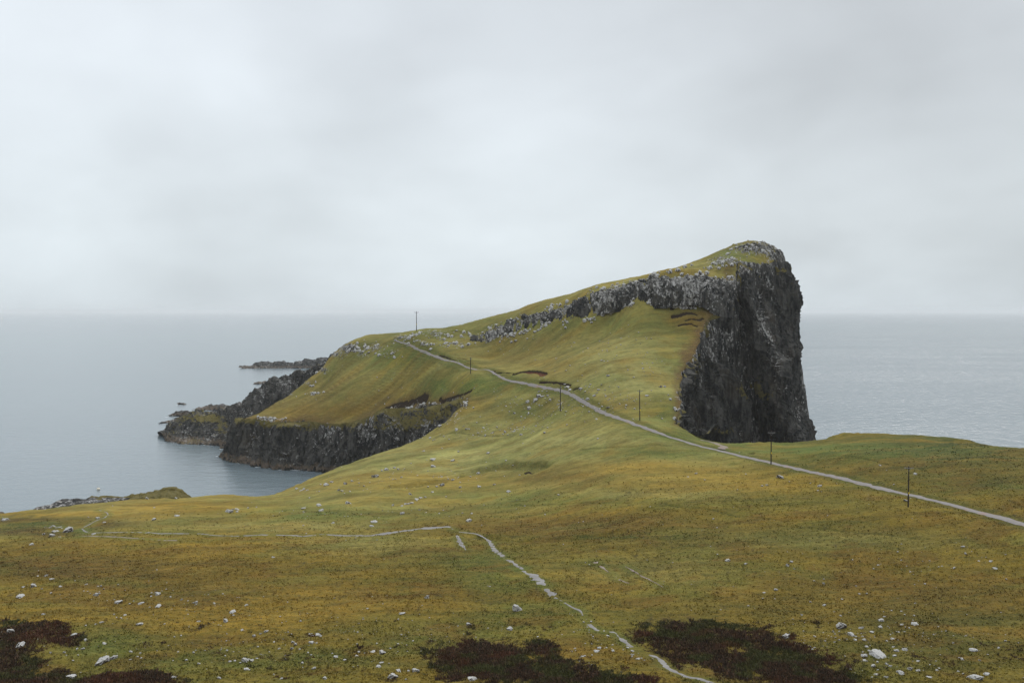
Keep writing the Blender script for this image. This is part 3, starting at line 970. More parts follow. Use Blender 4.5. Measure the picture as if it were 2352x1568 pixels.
    if paint is not None:
        uu, vv = proj(V[..., 0], V[..., 1], V[..., 2])
        uu = uu + 6 * fbm(Sg / 3, Tg / 3, 3, seed + 15); vv = vv + 8 * fbm(Sg / 4 + 9, Tg / 4, 3, seed + 16)
        gr, pl = paint(uu, vv, gr, pl)
    gr = np.maximum(gr, gr0 + 0.15 * fbm(Sg / 1.5, Tg / 1.5, 2, seed + 18))
    add_float(me, 'grass', gr)
    ex = (0.8 * (b2 - 0.5) + 0.9 * (b1 - 0.5) + 0.35 * (rid - 0.4) + 0.35 * (flute - 0.4)) * 1.6
    add_float(me, 'expo', np.clip(ex, -1, 1))
    add_float(me, 'pale', np.clip(pl, -1, 1))
    return link(name, me, kind)


def seg_dist(u, v, pts):
    best = np.full(u.shape, 1e9)
    for (a, b) in zip(pts[:-1], pts[1:]):
        ex, ey = b[0] - a[0], b[1] - a[1]
        t = np.clip(((u - a[0]) * ex + (v - a[1]) * ey) / (ex * ex + ey * ey), 0, 1)
        best = np.minimum(best, (u - a[0] - t * ex) ** 2 + (v - a[1] - t * ey) ** 2)
    return np.sqrt(best)


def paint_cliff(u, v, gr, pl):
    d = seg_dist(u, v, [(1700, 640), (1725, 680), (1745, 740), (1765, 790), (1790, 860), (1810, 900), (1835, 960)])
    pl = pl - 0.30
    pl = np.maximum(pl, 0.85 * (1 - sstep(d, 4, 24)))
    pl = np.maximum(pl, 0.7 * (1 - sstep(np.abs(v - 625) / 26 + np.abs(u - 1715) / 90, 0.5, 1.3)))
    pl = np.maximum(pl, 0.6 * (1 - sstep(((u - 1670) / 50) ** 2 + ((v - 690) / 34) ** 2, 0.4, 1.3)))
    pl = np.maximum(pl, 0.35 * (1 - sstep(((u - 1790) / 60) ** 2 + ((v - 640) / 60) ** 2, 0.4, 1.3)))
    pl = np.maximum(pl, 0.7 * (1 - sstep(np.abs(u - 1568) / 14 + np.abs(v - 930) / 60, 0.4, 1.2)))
    gr = gr * 0.3
    for (cu, cv, su, sv, a) in [(1725, 895, 34, 28, 0.75), (1710, 840, 16, 20, 0.5), (1665, 990, 30, 10, 0.6), (1640, 985, 26, 26, 0.25), (1760, 905, 26, 16, 0.4),
                                (1600, 850, 14, 60, 0.45), (1608, 790, 14, 40, 0.5), (1820, 650, 14, 14, 0.4), (1790, 610, 26, 8, 0.5), (1830, 960, 20, 30, 0.3), (1690, 870, 26, 22, 0.3)]:
        gr = np.maximum(gr, a * np.exp(-0.7 * (((u - cu) / su) ** 2 + ((v - cv) / sv) ** 2)) + gr * 0.5)
    return gr, pl


def PP(*pts):
    return [P(*p) for p in pts]


cliff_cols = [
    PP((1625, 1001, 294), (1640, 1015, 297), (1660, 1060, 303), (1670, 1120, 306)),
    PP((1600, 998, 297), (1612, 1012, 301), (1632, 1060, 306), (1645, 1120, 309)),
    PP((1580, 988, 300), (1596, 1005, 304), (1618, 1060, 310), (1630, 1120, 313)),
    PP((1553, 968, 303), (1574, 990, 309), (1596, 1050, 316), (1610, 1120, 319)),
    PP((1566, 928, 315), (1582, 962, 320), (1604, 1030, 325), (1625, 1110, 328)),
    PP((1559, 895, 325), (1586, 935, 329), (1612, 1020, 334), (1640, 1105, 337)),
    PP((1574, 843, 337), (1604, 900, 341), (1634, 1000, 345), (1660, 1100, 348)),
    PP((1595, 809, 346), (1628, 870, 350), (1660, 990, 354), (1690, 1095, 356)),
    PP((1609, 766, 358), (1648, 835, 362), (1690, 970, 364), (1720, 1090, 364)),
    PP((1624, 738, 366), (1668, 815, 370), (1712, 960, 370), (1742, 1088, 369)),
    PP((1642, 716, 373), (1692, 800, 376), (1732, 950, 372), (1765, 1086, 370)),
    PP((1668, 682, 379), (1712, 780, 377), (1752, 930, 370), (1788, 1086, 367)),
    PP((1692, 646, 385), (1722, 740, 378), (1762, 890, 368), (1812, 1088, 360)),
    PP((1694, 620, 389), (1730, 720, 379), (1778, 860, 367), (1836, 1092, 354)),
    PP((1696, 604, 392), (1742, 716, 380), (1798, 860, 367), (1858, 1096, 353)),
    PP((1720, 605, 395), (1762, 715, 386), (1812, 865, 372), (1874, 1100, 358)),
    PP((1745, 608, 398), (1784, 715, 392), (1826, 865, 379), (1884, 1100, 366)),
    PP((1777, 606, 403), (1812, 715, 398), (1838, 865, 388), (1888, 1098, 376)),
    PP((1801, 600, 410), (1834, 700, 406), (1843, 860, 397), (1888, 1095, 388)),
    PP((1800, 592, 420), (1834, 690, 424), (1842, 860, 418), (1882, 1090, 412)),
    PP((1780, 600, 438), (1810, 690, 446), (1820, 850, 448), (1850, 1060, 446)),
    [Zp(1700, 458, 70), Zp(1715, 470, 50), Zp(1720, 474, 25), Zp(1725, 478, -2)],
]
def shift(col, du):
    out = []
    for (x, y, z) in col:
        out.append((x + du / FPX * y, y, z))
    return out


def deeper(q, dy):
    """the same bearing, dy metres further off: the back of the alcove"""
    k = (q[1] + dy) / q[1]
    return (q[0] * k, q[1] * k, CAM_Z + (q[2] - CAM_Z) * k)


for i_, dd in ((7, 3), (8, 7), (9, 11), (10, 14), (11, 13), (12, 7), (14, -3), (15, -2)):
    cc_ = cliff_cols[i_]
    cliff_cols[i_] = [cc_[0], deeper(cc_[1], dd * 0.7), deeper(cc_[2], dd), deeper(cc_[3], dd * 0.8)]
for i_ in range(15, len(cliff_cols)):
    d_ = -min(14, 5 * (i_ - 14))
    cc_ = cliff_cols[i_]
    cliff_cols[i_] = [shift([q], d_ * (1.0, 1.0, 2.1, 1.7)[k_])[0] for k_, q in enumerate(cc_)]
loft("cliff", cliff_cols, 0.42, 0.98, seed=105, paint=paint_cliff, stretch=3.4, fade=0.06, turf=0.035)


def paint_head(u, v, gr, pl):
    pl = 0.05 + 0.75 * np.exp(-0.6 * (((u - 830) / 110) ** 2 + ((v - 1000) / 40) ** 2)) + 0.35 * (1 - sstep(np.abs(v - 975), 4, 20))
    pl = np.where(u < 620, pl * 0.5, pl)
    gr = gr * 0.35 + 0.45 * fbm(u / 26, v / 11, 3, 161, 0.6) * (1 - sstep(v, 1000, 1040))
    for (cu, cv, su, sv, a) in [(640, 972, 70, 8, 0.65), (760, 985, 80, 12, 0.6), (880, 975, 50, 20, 0.5), (950, 965, 60, 26, 0.6), (1000, 950, 50, 22, 0.5), (900, 1040, 40, 22, 0.45), (690, 1010, 30, 20, 0.25), (1030, 945, 20, 20, 0.4)]:
        gr = np.maximum(gr, a * np.exp(-0.7 * (((u - cu) / su) ** 2 + ((v - cv) / sv) ** 2)) + gr * 0.4)
    return gr, pl


head_cols = [
    [P(703, 873, 468), Zp(698, 473, 22), Zp(695, 476, 10), Zp(692, 478, 0)],
    [P(665, 907, 465), Zp(658, 470, 17), Zp(652, 474, 8), Zp(648, 477, 0)],
    [P(624, 929, 461), Zp(612, 466, 14), Zp(604, 470, 7), Zp(600, 473, 0)],
    [P(584, 954, 457), Zp(568, 462, 11), Zp(558, 466, 5), Zp(552, 468, 0)],
    PP((546, 968, 448), (524, 998, 450), (512, 1032, 452), (500, 1047, 452)),
    PP((574, 961, 438), (552, 1000, 439), (540, 1038, 438), (534, 1060, 435)),
    PP((634, 969, 428), (626, 1010, 426), (620, 1048, 422), (616, 1075, 417)),
    PP((712, 968, 418), (705, 1010, 416), (692, 1052, 413), (681, 1080, 411)),
    PP((774, 974, 411), (768, 1015, 409), (755, 1056, 406), (743, 1087, 405)),
    PP((837, 961, 405), (835, 1010, 402), (825, 1055, 399), (815, 1092, 398)),
    PP((881, 939, 400), (885, 990, 394), (885, 1045, 390), (880, 1095, 388)),
    PP((962, 936, 388), (958, 980, 382), (950, 1030, 378), (940, 1100, 374)),
    PP((1010, 928, 378), (1003, 965, 373), (992, 1005, 369), (985, 1070, 366)),
    PP((1056, 915, 366), (1043, 940, 363), (1025, 975, 361), (1005, 1030, 359)),
    PP((1068, 922, 361), (1057, 945, 359), (1042, 980, 357), (1018, 1030, 355)),
]
loft("headland_cliff", head_cols, 0.36, 0.8, seed=205, paint=paint_head, stretch=2.2, fade=0.10, turf=0.26)


def paint_spur(u, v, gr, pl):
    gr = gr * 0.7 + 0.04 + 0.30 * fbm(u / 24, v / 10, 3, 171, 0.6) + 0.40 * np.exp(-0.7 * (((u - 475) / 45) ** 2 + ((v - 960) / 9) ** 2))
    pl = 0.22 + 0.4 * np.exp(-0.7 * (((u - 640) / 70) ** 2 + ((v - 895) / 24) ** 2))
    return gr, pl


spur_cols = [
    [P(366, 1000, 527), P(368, 996, 524), P(371, 994, 519), P(376, 1002, 512), P(380, 1012, 504)],
    [Zp(378, 540, -2), P(384, 976, 524), P(388, 982, 517), P(392, 1000, 509), P(396, 1017, 498)],
    [Zp(409, 548, -2), P(409, 960, 525), P(414, 974, 515), P(416, 1000, 505), P(417, 1019, 493)],
    [Zp(456, 548, -2), P(456, 948, 525), P(462, 966, 511), P(460, 995, 500), P(458, 1021, 490)],
    [Zp(500, 548, -2), P(500, 939, 520), P(505, 960, 506), P(505, 990, 493), P(500, 1023, 486)],
    [Zp(540, 545, -2), P(540, 931, 512), P(548, 955, 498), P(545, 990, 488), P(540, 1026, 482)],
    [Zp(565, 540, -2), P(565, 914, 508), P(572, 942, 494), P(568, 980, 486), P(560, 1028, 481)],
    [Zp(587, 536, -2), P(587, 897, 503), P(595, 930, 490), P(590, 970, 484), P(580, 1030, 480)],
    [Zp(610, 534, -2), P(610, 881, 499), P(620, 912, 488), P(615, 955, 482), P(606, 1020, 479)],
    [Zp(643, 530, 0), P(643, 869, 495), P(650, 895, 485), P(645, 935, 480), P(640, 1000, 477)],
    [Zp(690, 520, 5), P(690, 857, 485), P(695, 878, 478), P(690, 915, 475), P(680, 980, 473)],
    [Zp(737, 510, 15), P(737, 837, 478), P(742, 850, 473), P(736, 885, 471), P(725, 950, 469)],
    [Zp(775, 500, 30), P(772, 812, 473), P(774, 820, 470), P(770, 850, 468), P(760, 900, 466)],
]
loft("headland_spur", spur_cols, 0.4, 0.42, seed=305, paint=paint_spur, stretch=1.3, fade=0.02)


def paint_band(u, v, gr, pl):
    n = fbm(u / 22, v / 9, 3, 151, 0.6)
    gr = gr * 0.2 + 0.26 * (1 - sstep(u, 1000, 1300)) + 0.08 + 0.45 * n * (1 - 0.6 * sstep(u, 1400, 1550))
    pl = pl + 0.25 * sstep(v, 640, 700) * 0
    return gr, pl


band_top = [(1002, 787, 434), (1050, 784, 428), (1101, 772, 421.5), (1140, 753, 417), (1181, 735, 413), (1235, 722, 407), (1287, 709.5, 401), (1325, 694, 396), (1359, 680, 392), (1410, 664, 387),
            (1459, 649, 383), (1500, 641, 380), (1531, 636.5, 379), (1556, 639, 379), (1608, 637, 380), (1655, 643, 383), (1690, 644, 386)]
band_bot = [(1004, 791, 431), (1052, 795, 421), (1103, 790, 412), (1142, 779, 409), (1183, 769, 405), (1232, 758, 399), (1285, 746, 393), (1320, 739, 389.5), (1362, 727, 386), (1412, 713, 381),
            (1460, 707, 377), (1500, 705, 374), (1531, 704, 372), (1560, 697, 372), (1602, 700, 372), (1640, 716, 372), (1675, 724, 376)]
band_cols = []
for (a, b) in zip(band_top, band_bot):
    A_ = np.array(P(*a)); B_ = np.array(P(*b))
    sh_ = float(np.interp(a[0], [1000, 1350, 1450, 1620, 1690], [0.36, 0.28, 0.10, 0.16, 0.0])); B_ = A_ * sh_ + B_ * (1 - sh_)
    fw_ = float(np.interp(a[0], [1340, 1400], [-1.7, -2.9]))
    m1 = A_ * 0.72 + B_ * 0.28 + np.array([0, fw_, 0.2]); m2 = A_ * 0.3 + B_ * 0.7 + np.array([0, fw_, 0.0])
    top = A_ + np.array([0, 1.5, -0.4]); bot = B_ + np.array([0, -1.8, -2.0])
    band_cols.append([tuple(top), tuple(A_ + np.array([0, -0.6, 0.5])), tuple(m1), tuple(m2), tuple(bot)])
loft("crag_band", band_cols, 0.30, 0.62, foot=False, seed=405, mat=M_CRAG, pale=0.58, paint=paint_band, stretch=2.6, fade=0.03, bigamp=0.10, turf=0.2)

# low rock ledge on the near shore at the left
ledge_top = [(-150, 1186, 312), (-60, 1182, 314), (0, 1178.5, 316), (40, 1177, 317), (73, 1174, 318), (84, 1164, 319), (122, 1159.5, 320), (133, 1152, 321), (152, 1145, 322), (219, 1141, 322), (274, 1139, 321),
             (335, 1131, 320), (381, 1121.5, 319), (408, 1122, 319), (427, 1133, 319), (441, 1143, 319)]
ledge_cols = []
for (u, v, Y) in ledge_top:
    t = P(u, v, Y)
    gy = 309
    zg = min(P(u, 1190 - 0.13 * u, gy)[2], t[2]) - 0.8
    back = (t[0], Y + 9, -3.0)
    rim = (t[0], Y - 3.0, t[2] - 0.5)
    ledge_cols.append([Zp(u, gy, zg), (t[0], gy + 3, zg + (t[2] - zg) * 0.35), rim, t, (t[0], Y + 5, t[2] * 0.6), back])


def paint_ledge(u, v, gr, pl):
    k = sstep(v, 1141, 1149) * (1 - sstep(u, 270, 330)) + (1 - sstep(u, 60, 100))
    gr = np.where(k > 0.5, gr * 0.2, 0.75 + 0.2 * gr)
    return gr, np.full(pl.shape, 0.35)


loft("shore_ledge", ledge_cols, 0.35, 0.30, foot=False, seed=505, paint=paint_ledge, stretch=1.0, fade=0.02, bigamp=0.5)

# skerries
def skerry(name, u0, u1, Ywl, prof, seed, depth):
    cols = []
    for i, h in enumerate(prof):
        u = u0 + (u1 - u0) * i / (len(prof) - 1)
        x = Zp(u, Ywl, 0)
        cols.append([(x[0], Ywl + depth, -1.5), (x[0], Ywl + depth * 0.55, h * 0.9), (x[0], Ywl + depth * 0.3, h), (x[0], Ywl + depth * 0.12, h * 0.45), (x[0], Ywl, -0.6)])
    loft(name, cols, 0.9 if Ywl > 900 else 0.5, 0.7 if Ywl > 900 else 0.35, foot=False, seed=seed, pale=0.3, stretch=1.0, fade=0.02,
         paint=lambda u, v, g_, p_: (g_ * 0 - 0.4, p_))


skerry("skerry", 548, 800, 1143, [-0.5, 2.0, 5.0, 6.5, 6.0, 6.8, 7.2, 6.5, 8.2, 8.8, 8.0, 9.2, 10, 9, 7, 3], 605, 40)
skerry("skerry", 580, 615, 895, [-0.5, 1.4, 2.4, 2.0, 1.0], 615, 14)
skerry("skerry", 364, 470, 583, [-0.4, 1.6, 2.6, 3.0, 2.4, 2.8, 1.5], 625, 14)
skerry("skerry", 372, 452, 622, [-0.4, 1.2, 2.2, 2.2, 2.0, 1.0], 635, 12)
skerry("skerry", 430, 550, 660, [-0.4, 1.4, 2.5, 2.2, 2.8, 2.2, 1.0], 645, 14)
skerry("skerry", 408, 432, 700, [-0.5, 0.7, 0.8, -0.2], 655, 6)
skerry("skerry", 502, 520, 476, [-0.5, 0.8, 0.9, -0.2], 665, 4)

# ------------------------------------------------------------------ sea
def build_sea():
    r = [0, 60, 120, 200, 300, 420, 560, 760, 1000, 1500, 2400, 4000, 8000, 16000, 32000, 60000]
    n = 96
    vs = [(0, 0, 0)]; fs = []
    for q in r[1:]:
        for i in range(n):
            a = 2 * math.pi * i / n
            vs.append((q * math.cos(a), q * math.sin(a), 0))
    me = bpy.data.meshes.new("sea")
    for i in range(n):
        fs.append((0, 1 + i, 1 + (i + 1) % n))
    for k in range(len(r) - 2):
        o = 1 + k * n
        for i in range(n):
            fs.append((o + i, o + n + i, o + n + (i + 1) % n, o + (i + 1) % n))
    me.from_pydata(vs, [], fs)
    me.materials.append(M_SEA)
    link("sea", me, 'structure')


build_sea()

# ------------------------------------------------------------------ wash along the waterline
def foam(lines):
    vs = []; fs = []; off = 0
    for li, (pts, wd) in enumerate(lines):
        ln = spline(pts, 0.7)
        t = np.gradient(ln, axis=0); t /= np.linalg.norm(t, axis=1, keepdims=True) + 1e-9
        nr = np.stack([-t[:, 1], t[:, 0]], 1)
        nr *= np.where(nr[:, 1:2] > 0, -1, 1)            # towards open water in front of the rock
        s_ = np.arange(len(ln)) * 0.7
        a = 0.2 + wd * fbm(s_ / 5, s_ * 0 + li, 3, 901 + li, 0.6)
        w = wd * np.clip(0.15 + 0.9 * fbm(s_ / 3.2, s_ * 0 + 7 + li, 3, 911 + li, 0.6), 0.0, 1)
        p0 = ln + nr * a[:, None]; p1 = ln + nr * (a + w)[:, None]
        for i in range(len(ln) - 1):
            if w[i] < 0.05 or w[i + 1] < 0.05: continue
            vs += [(*p0[i], 0.03), (*p0[i + 1], 0.03), (*p1[i + 1], 0.03), (*p1[i], 0.03)]
            fs.append((off, off + 1, off + 2, off + 3)); off += 4
    me = mesh_np("sea_foam", np.array(vs), np.array(fs), M_FOAM)
    link("sea_foam", me, 'stuff', "thin broken white wash where the sea meets the rocks", "foam")


M_FOAM = mat_plain("foam", (0.62, 0.65, 0.66), 0.8, vary=0.4, scale=0.8)
SKX = lambda u0, u1, Y: [Zp(u, Y - 0.6, 0)[:2] for u in np.linspace(u0, u1, 8)]
foam([([c[-1][:2] for c in head_cols[4:10]], 1.6), ([c[-1][:2] for c in spur_cols[0:6]], 1.8), (SKX(540, 770, 1141), 4.0), (SKX(578, 612, 894), 2.5), (SKX(360, 470, 581), 2.2),
      (SKX(370, 450, 620), 2.0), (SKX(430, 552, 658), 2.5), (SKX(405, 434, 699), 1.5), (SKX(500, 522, 475), 1.2)])

# ------------------------------------------------------------------ ways
def ribbon(name, line, widths, mat, lift=0.05, wob=0.25, kind='structure', seed=3, rise=-0.25, broken=0.0):
    ln = np.asarray(line)
    t = np.gradient(ln, axis=0); t /= np.linalg.norm(t, axis=1, keepdims=True) + 1e-9
    nrm = np.stack([-t[:, 1], t[:, 0]], 1)
    s = np.cumsum(np.concatenate([[0], np.linalg.norm(np.diff(ln, axis=0), axis=1)]))
    w = np.interp(s / s[-1], [q[0] for q in widths], [q[1] for q in widths]) * 0.5
    K = 7
    rows = []
    for j in range(K):
        a = (j / (K - 1)) * 2 - 1
        e = wob * (fbm(s / 1.3 + 50 * (a > 0), s * 0 + 3.3 * (a > 0), 3, seed, 0.6)) * (abs(a))
        off = a * np.maximum(w * (1 + e * 1.6), 0.05)
        pt = ln + nrm * off[:, None]
        rows.append(pt)
    R = np.stack(rows, 1)
    z = surf(R[..., 0], R[..., 1])
    sd = coast_sd(R[..., 0], R[..., 1])
    z = z + swell(R[..., 0], R[..., 1], sd + 0.7 * fbm(R[..., 0] / 3.0, R[..., 1] / 3.0, 2, 21), line_dist(R[..., 0], R[..., 1], TRACK, 4)) + rise + lift
    if broken:
        bn = fbm(R[..., 0] / 2.2, R[..., 1] / 2.2, 3, seed + 5, 0.6)
        z = z - 0.3 * sstep(-bn, 0.16, 0.36) * broken * (1 - sstep(w[:, None], 0.5, 0.9))
    # crown in the middle, edges sunk into the turf
    a = np.linspace(-1, 1, K)[None, :]
    z = z - 0.05 * a ** 4
    me = mesh_np(name, np.concatenate([R, z[..., None]], -1).reshape(-1, 3), grid_faces(R.shape[0], K), mat)
    return link(name, me, kind)


ribbon("track", TRACK, [(0, 0.8), (0.25, 0.95), (0.4, 1.2), (0.6, 1.5), (1, 1.9)], M_TRACK, 0.09, 0.5, seed=81)
ribbon("footpath", PATH, [(0, 0.3), (0.05, 0.35), (0.08, 0.5), (0.30, 0.7), (0.42, 0.9), (0.455, 2.6), (0.50, 1.8), (0.53, 0.4), (0.62, 0.9), (0.66, 1.2), (0.70, 0.7), (0.735, 1.5), (0.77, 1.5), (0.80, 0.35),
                          (0.84, 0.5), (0.87, 1.0), (0.9, 0.7), (1, 0.75)], M_PATH, 0.06, 0.9, seed=83, rise=0, broken=1.0)
ribbon("muddy_turnout", BRANCH, [(0, 2.5), (0.5, 2.6), (1, 0.6)], M_MUD, 0.07, 0.5, seed=85, rise=0)
ribbon("muddy_path", SPURP, [(0, 0.5), (0.5, 1.1), (1, 0.2)], M_PATH, 0.06, 0.5, seed=86, rise=0)
ribbon("muddy_path", LOWP, [(0, 0.5), (0.3, 0.9), (0.7, 0.5), (1, 0.8)], M_MUD, 0.06, 0.6, seed=87, rise=0, broken=1.0)
ribbon("muddy_path", MUD1, [(0, 0.9), (0.3, 0.6), (0.5, 0.25), (0.8, 0.5), (1, 0.2)], M_MUD, 0.06, 0.8, seed=88, rise=0, broken=1.0)
ribbon("muddy_path", MUD2, [(0, 0.2), (0.3, 0.55), (0.7, 0.3), (1, 0.15)], M_MUD, 0.06, 0.8, seed=89, rise=0, broken=1.0)

# ------------------------------------------------------------------ electricity poles
def cyl(bm, p0, p1, r0, r1, seg=10):
    p0 = Vector(p0); p1 = Vector(p1)
    ax = (p1 - p0)
    M = ax.to_track_quat('Z', 'Y').to_matrix()
    ra = [bm.verts.new(p0 + M @ Vector((r0 * math.cos(2 * math.pi * i / seg), r0 * math.sin(2 * math.pi * i / seg), 0))) for i in range(seg)]
    rb = [bm.verts.new(p1 + M @ Vector((r1 * math.cos(2 * math.pi * i / seg), r1 * math.sin(2 * math.pi * i / seg), 0))) for i in range(seg)]
    for i in range(seg):
        bm.faces.new((ra[i], ra[(i + 1) % seg], rb[(i + 1) % seg], rb[i]))
    bm.faces.new(ra[::-1]); bm.faces.new(rb)


def box(bm, c, s, rot=None):
    vs = []
    for dx in (-1, 1):
        for dy in (-1, 1):
            for dz in (-1, 1):
                q = Vector((dx * s[0] / 2, dy * s[1] / 2, dz * s[2] / 2))
                if rot: q = rot @ q
                vs.append(bm.verts.new(Vector(c) + q))
    for f in ((0, 1, 3, 2), (4, 6, 7, 5), (0, 4, 5, 1), (2, 3, 7, 6), (0, 2, 6, 4), (1, 5, 7, 3)):
        bm.faces.new([vs[i] for i in f])


def part(name, fn, mat, parent):
    bm = bmesh.new(); fn(bm)
    bmesh.ops.recalc_face_normals(bm, faces=bm.faces)
    me = bpy.data.meshes.new(name); bm.to_mesh(me); bm.free()
    me.materials.append(mat)
    o = bpy.data.objects.new(name, me); COL.objects.link(o); o.parent = parent
    return o


def make_pole(H):
    root = bpy.data.objects.new("electricity_pole", None)
    COL.objects.link(root)
    part("post", lambda b: cyl(b, (0, 0, -0.6), (0, 0, H), 0.165, 0.12, 14), M_WOOD, root)
    ca = part("crossarm", lambda b: box(b, (0, -0.17, H - 0.35), (1.9, 0.10, 0.13)), M_STEEL, root)

    def brace(b):
        cyl(b, (-0.5, -0.17, H - 0.40), (0, -0.15, H - 1.0), 0.028, 0.028, 6)
        cyl(b, (0.5, -0.17, H - 0.40), (0, -0.15, H - 1.0), 0.028, 0.028, 6)
    part("brace", brace, M_STEEL, root)
    for x in (-0.85, 0.0, 0.85):
        def ins(b, x=x):
            y = -0.17 if x else 0.0
            z0 = H - 0.29 if x else H
            cyl(b, (x, y, z0), (x, y, z0 + 0.10), 0.02, 0.02, 8)
            cyl(b, (x, y, z0 + 0.10), (x, y, z0 + 0.17), 0.075, 0.06, 10)
            cyl(b, (x, y, z0 + 0.17), (x, y, z0 + 0.26), 0.05, 0.035, 10)
        part("insulator", ins, M_CERAMIC, root)
    part("warning_plate", lambda b: box(b, (0.06, -0.17, H * 0.345), (0.22, 0.02, 0.46)), M_YELLOW, root)
    return root


pole_spec = [  # u, v base, fallback Y, picture height, yaw, lean, label
    (2086, 1165.5, 221, 94, -0.25, 0.004, "nearest and tallest dark pole, standing below the track at the right, with yellow plate"),
    (1771, 1063.7, 274, 76, -0.12, 0.0, "dark pole at the near edge of the track, its crossarm seen against the black cliff"),
    (1469.5, 965, 303, 70, 0.5, -0.012, "dark pole with yellow plate on the grass slope just above the bend of the track"),
    (1287, 941, 328, 57.5, 1.35, 0.015, "slim dark pole among pale stones below the track in the middle of the slope"),
    (1081, 857, 379, 36.5, 1.2, -0.01, "short looking thin pole just below the upper track beside dark peat scars"),
    (956.7, 761, 446, 44.5, 0.15, 0.0, "distant thin pole on the ridge skyline rising against the sea and the horizon"),
]
for i, (u, vb, Yf, hp, yaw, lean, lab) in enumerate(pole_spec):
    h = march([(u, vb)], 150, 460, 0.4)[0]
    if h is None or abs(h[1] - Yf) > 22:
        q = P(u, vb, Yf); h = (q[0], q[1])
    H = hp * h[1] / FPX
    r = make_pole(H)
    gz = float(ground(np.array([h[0]]), np.array([h[1]]))[0])
    r.location = (h[0], h[1], gz)
    r.rotation_euler = (0, lean, yaw)
    r['label'] = lab; r['category'] = "utility pole"; r['group'] = "electricity poles following the track"

# pale float on the water by the left shore
fr = bpy.data.objects.new("mooring_buoy", None); COL.objects.link(fr)
fx = P(226, 1127.5, 366)
fr.location = (fx[0], fx[1], 0)
fr['label'] = "small round cream buoy floating off the left shore"; fr['category'] = "buoy"


def ball(b):
    bmesh.ops.create_uvsphere(b, u_segments=20, v_segments=12, radius=0.62)
    for vv in b.verts:
        vv.co.z = vv.co.z * 0.92 + 0.30


part("float_body", ball, M_FLOAT, fr)


def ring(b):
    cyl(b, (0, 0, 0.84), (0, 0, 1.06), 0.07, 0.06, 8)
    cyl(b, (-0.14, 0, 1.08), (0.14, 0, 1.08), 0.045, 0.045, 8)


part("mooring_eye", ring, M_STEEL, fr)

# ------------------------------------------------------------------ boulders
def zl(lst, u0, v0, k):
    return [(u0 + x * k, v0 + y * k, max(w * k, 2.2)) for (x, y, w) in lst]


R_LEFT = zl([(250, 835, 55), (180, 835, 35), (155, 888, 75), (285, 778, 25), (348, 770, 45), (390, 795, 45), (290, 728, 15), (460, 843, 35), (385, 886, 25), (315, 853, 25), (243, 550, 35),
             (653, 835, 28), (762, 850, 22), (782, 877, 20), (748, 897, 15), (725, 914, 60), (850, 893, 22), (690, 947, 12), (862, 943, 18), (893, 962, 70), (980, 987, 22), (1058, 980, 60),
             (1172, 888, 22), (1195, 913, 60), (1140, 937, 22), (1193, 1008, 70), (1128, 1020, 18), (1370, 963, 28), (1415, 977, 22), (1472, 988, 40), (1615, 987, 30), (1755, 1045, 70),
             (940, 1068, 40), (1052, 1143, 55), (325, 1065, 38), (1408, 1045, 12), (1495, 1112, 40), (1700, 1115, 50), (1860, 1000, 40), (85, 1195, 75), (12, 1205, 15),
             (150, 1275, 110), (565, 1214, 60), (645, 1267, 35), (790, 1295, 40), (600, 1293, 15), (582, 1315, 35), (625, 1320, 30), (485, 1338, 25), (500, 1356, 18), (590, 1355, 22),
             (380, 1337, 25), (550, 1388, 30), (770, 1388, 125), (865, 1374, 70), (985, 1345, 35), (980, 1392, 30), (1030, 1327, 10), (1058, 1352, 22), (1065, 1382, 25), (1270, 1290, 15),
             (1500, 1405, 30), (1510, 1328, 14), (545, 1490, 100), (208, 1510, 15), (1310, 1520, 60), (1650, 1545, 40), (1735, 1395, 35), (1770, 1393, 28), (660, 1562, 50), (765, 1130, 40),
             (470, 1138, 12), (35, 335, 60), (330, 436, 25), (390, 435, 50), (450, 445, 20), (420, 398, 50), (510, 397, 70), (735, 316, 30), (788, 333, 35), (667, 316, 14), (703, 424, 30),
             (1330, 184, 25), (1107, 189, 25), (1162, 243, 18), (848, 240, 14), (1160, 328, 30), (1335, 308, 45), (1725, 285, 60), (1783, 266, 35), (1755, 259, 20), (1870, 248, 20), (1935, 235, 14),
             (1785, 292, 22)], 0, 1090.2, 0.3047)
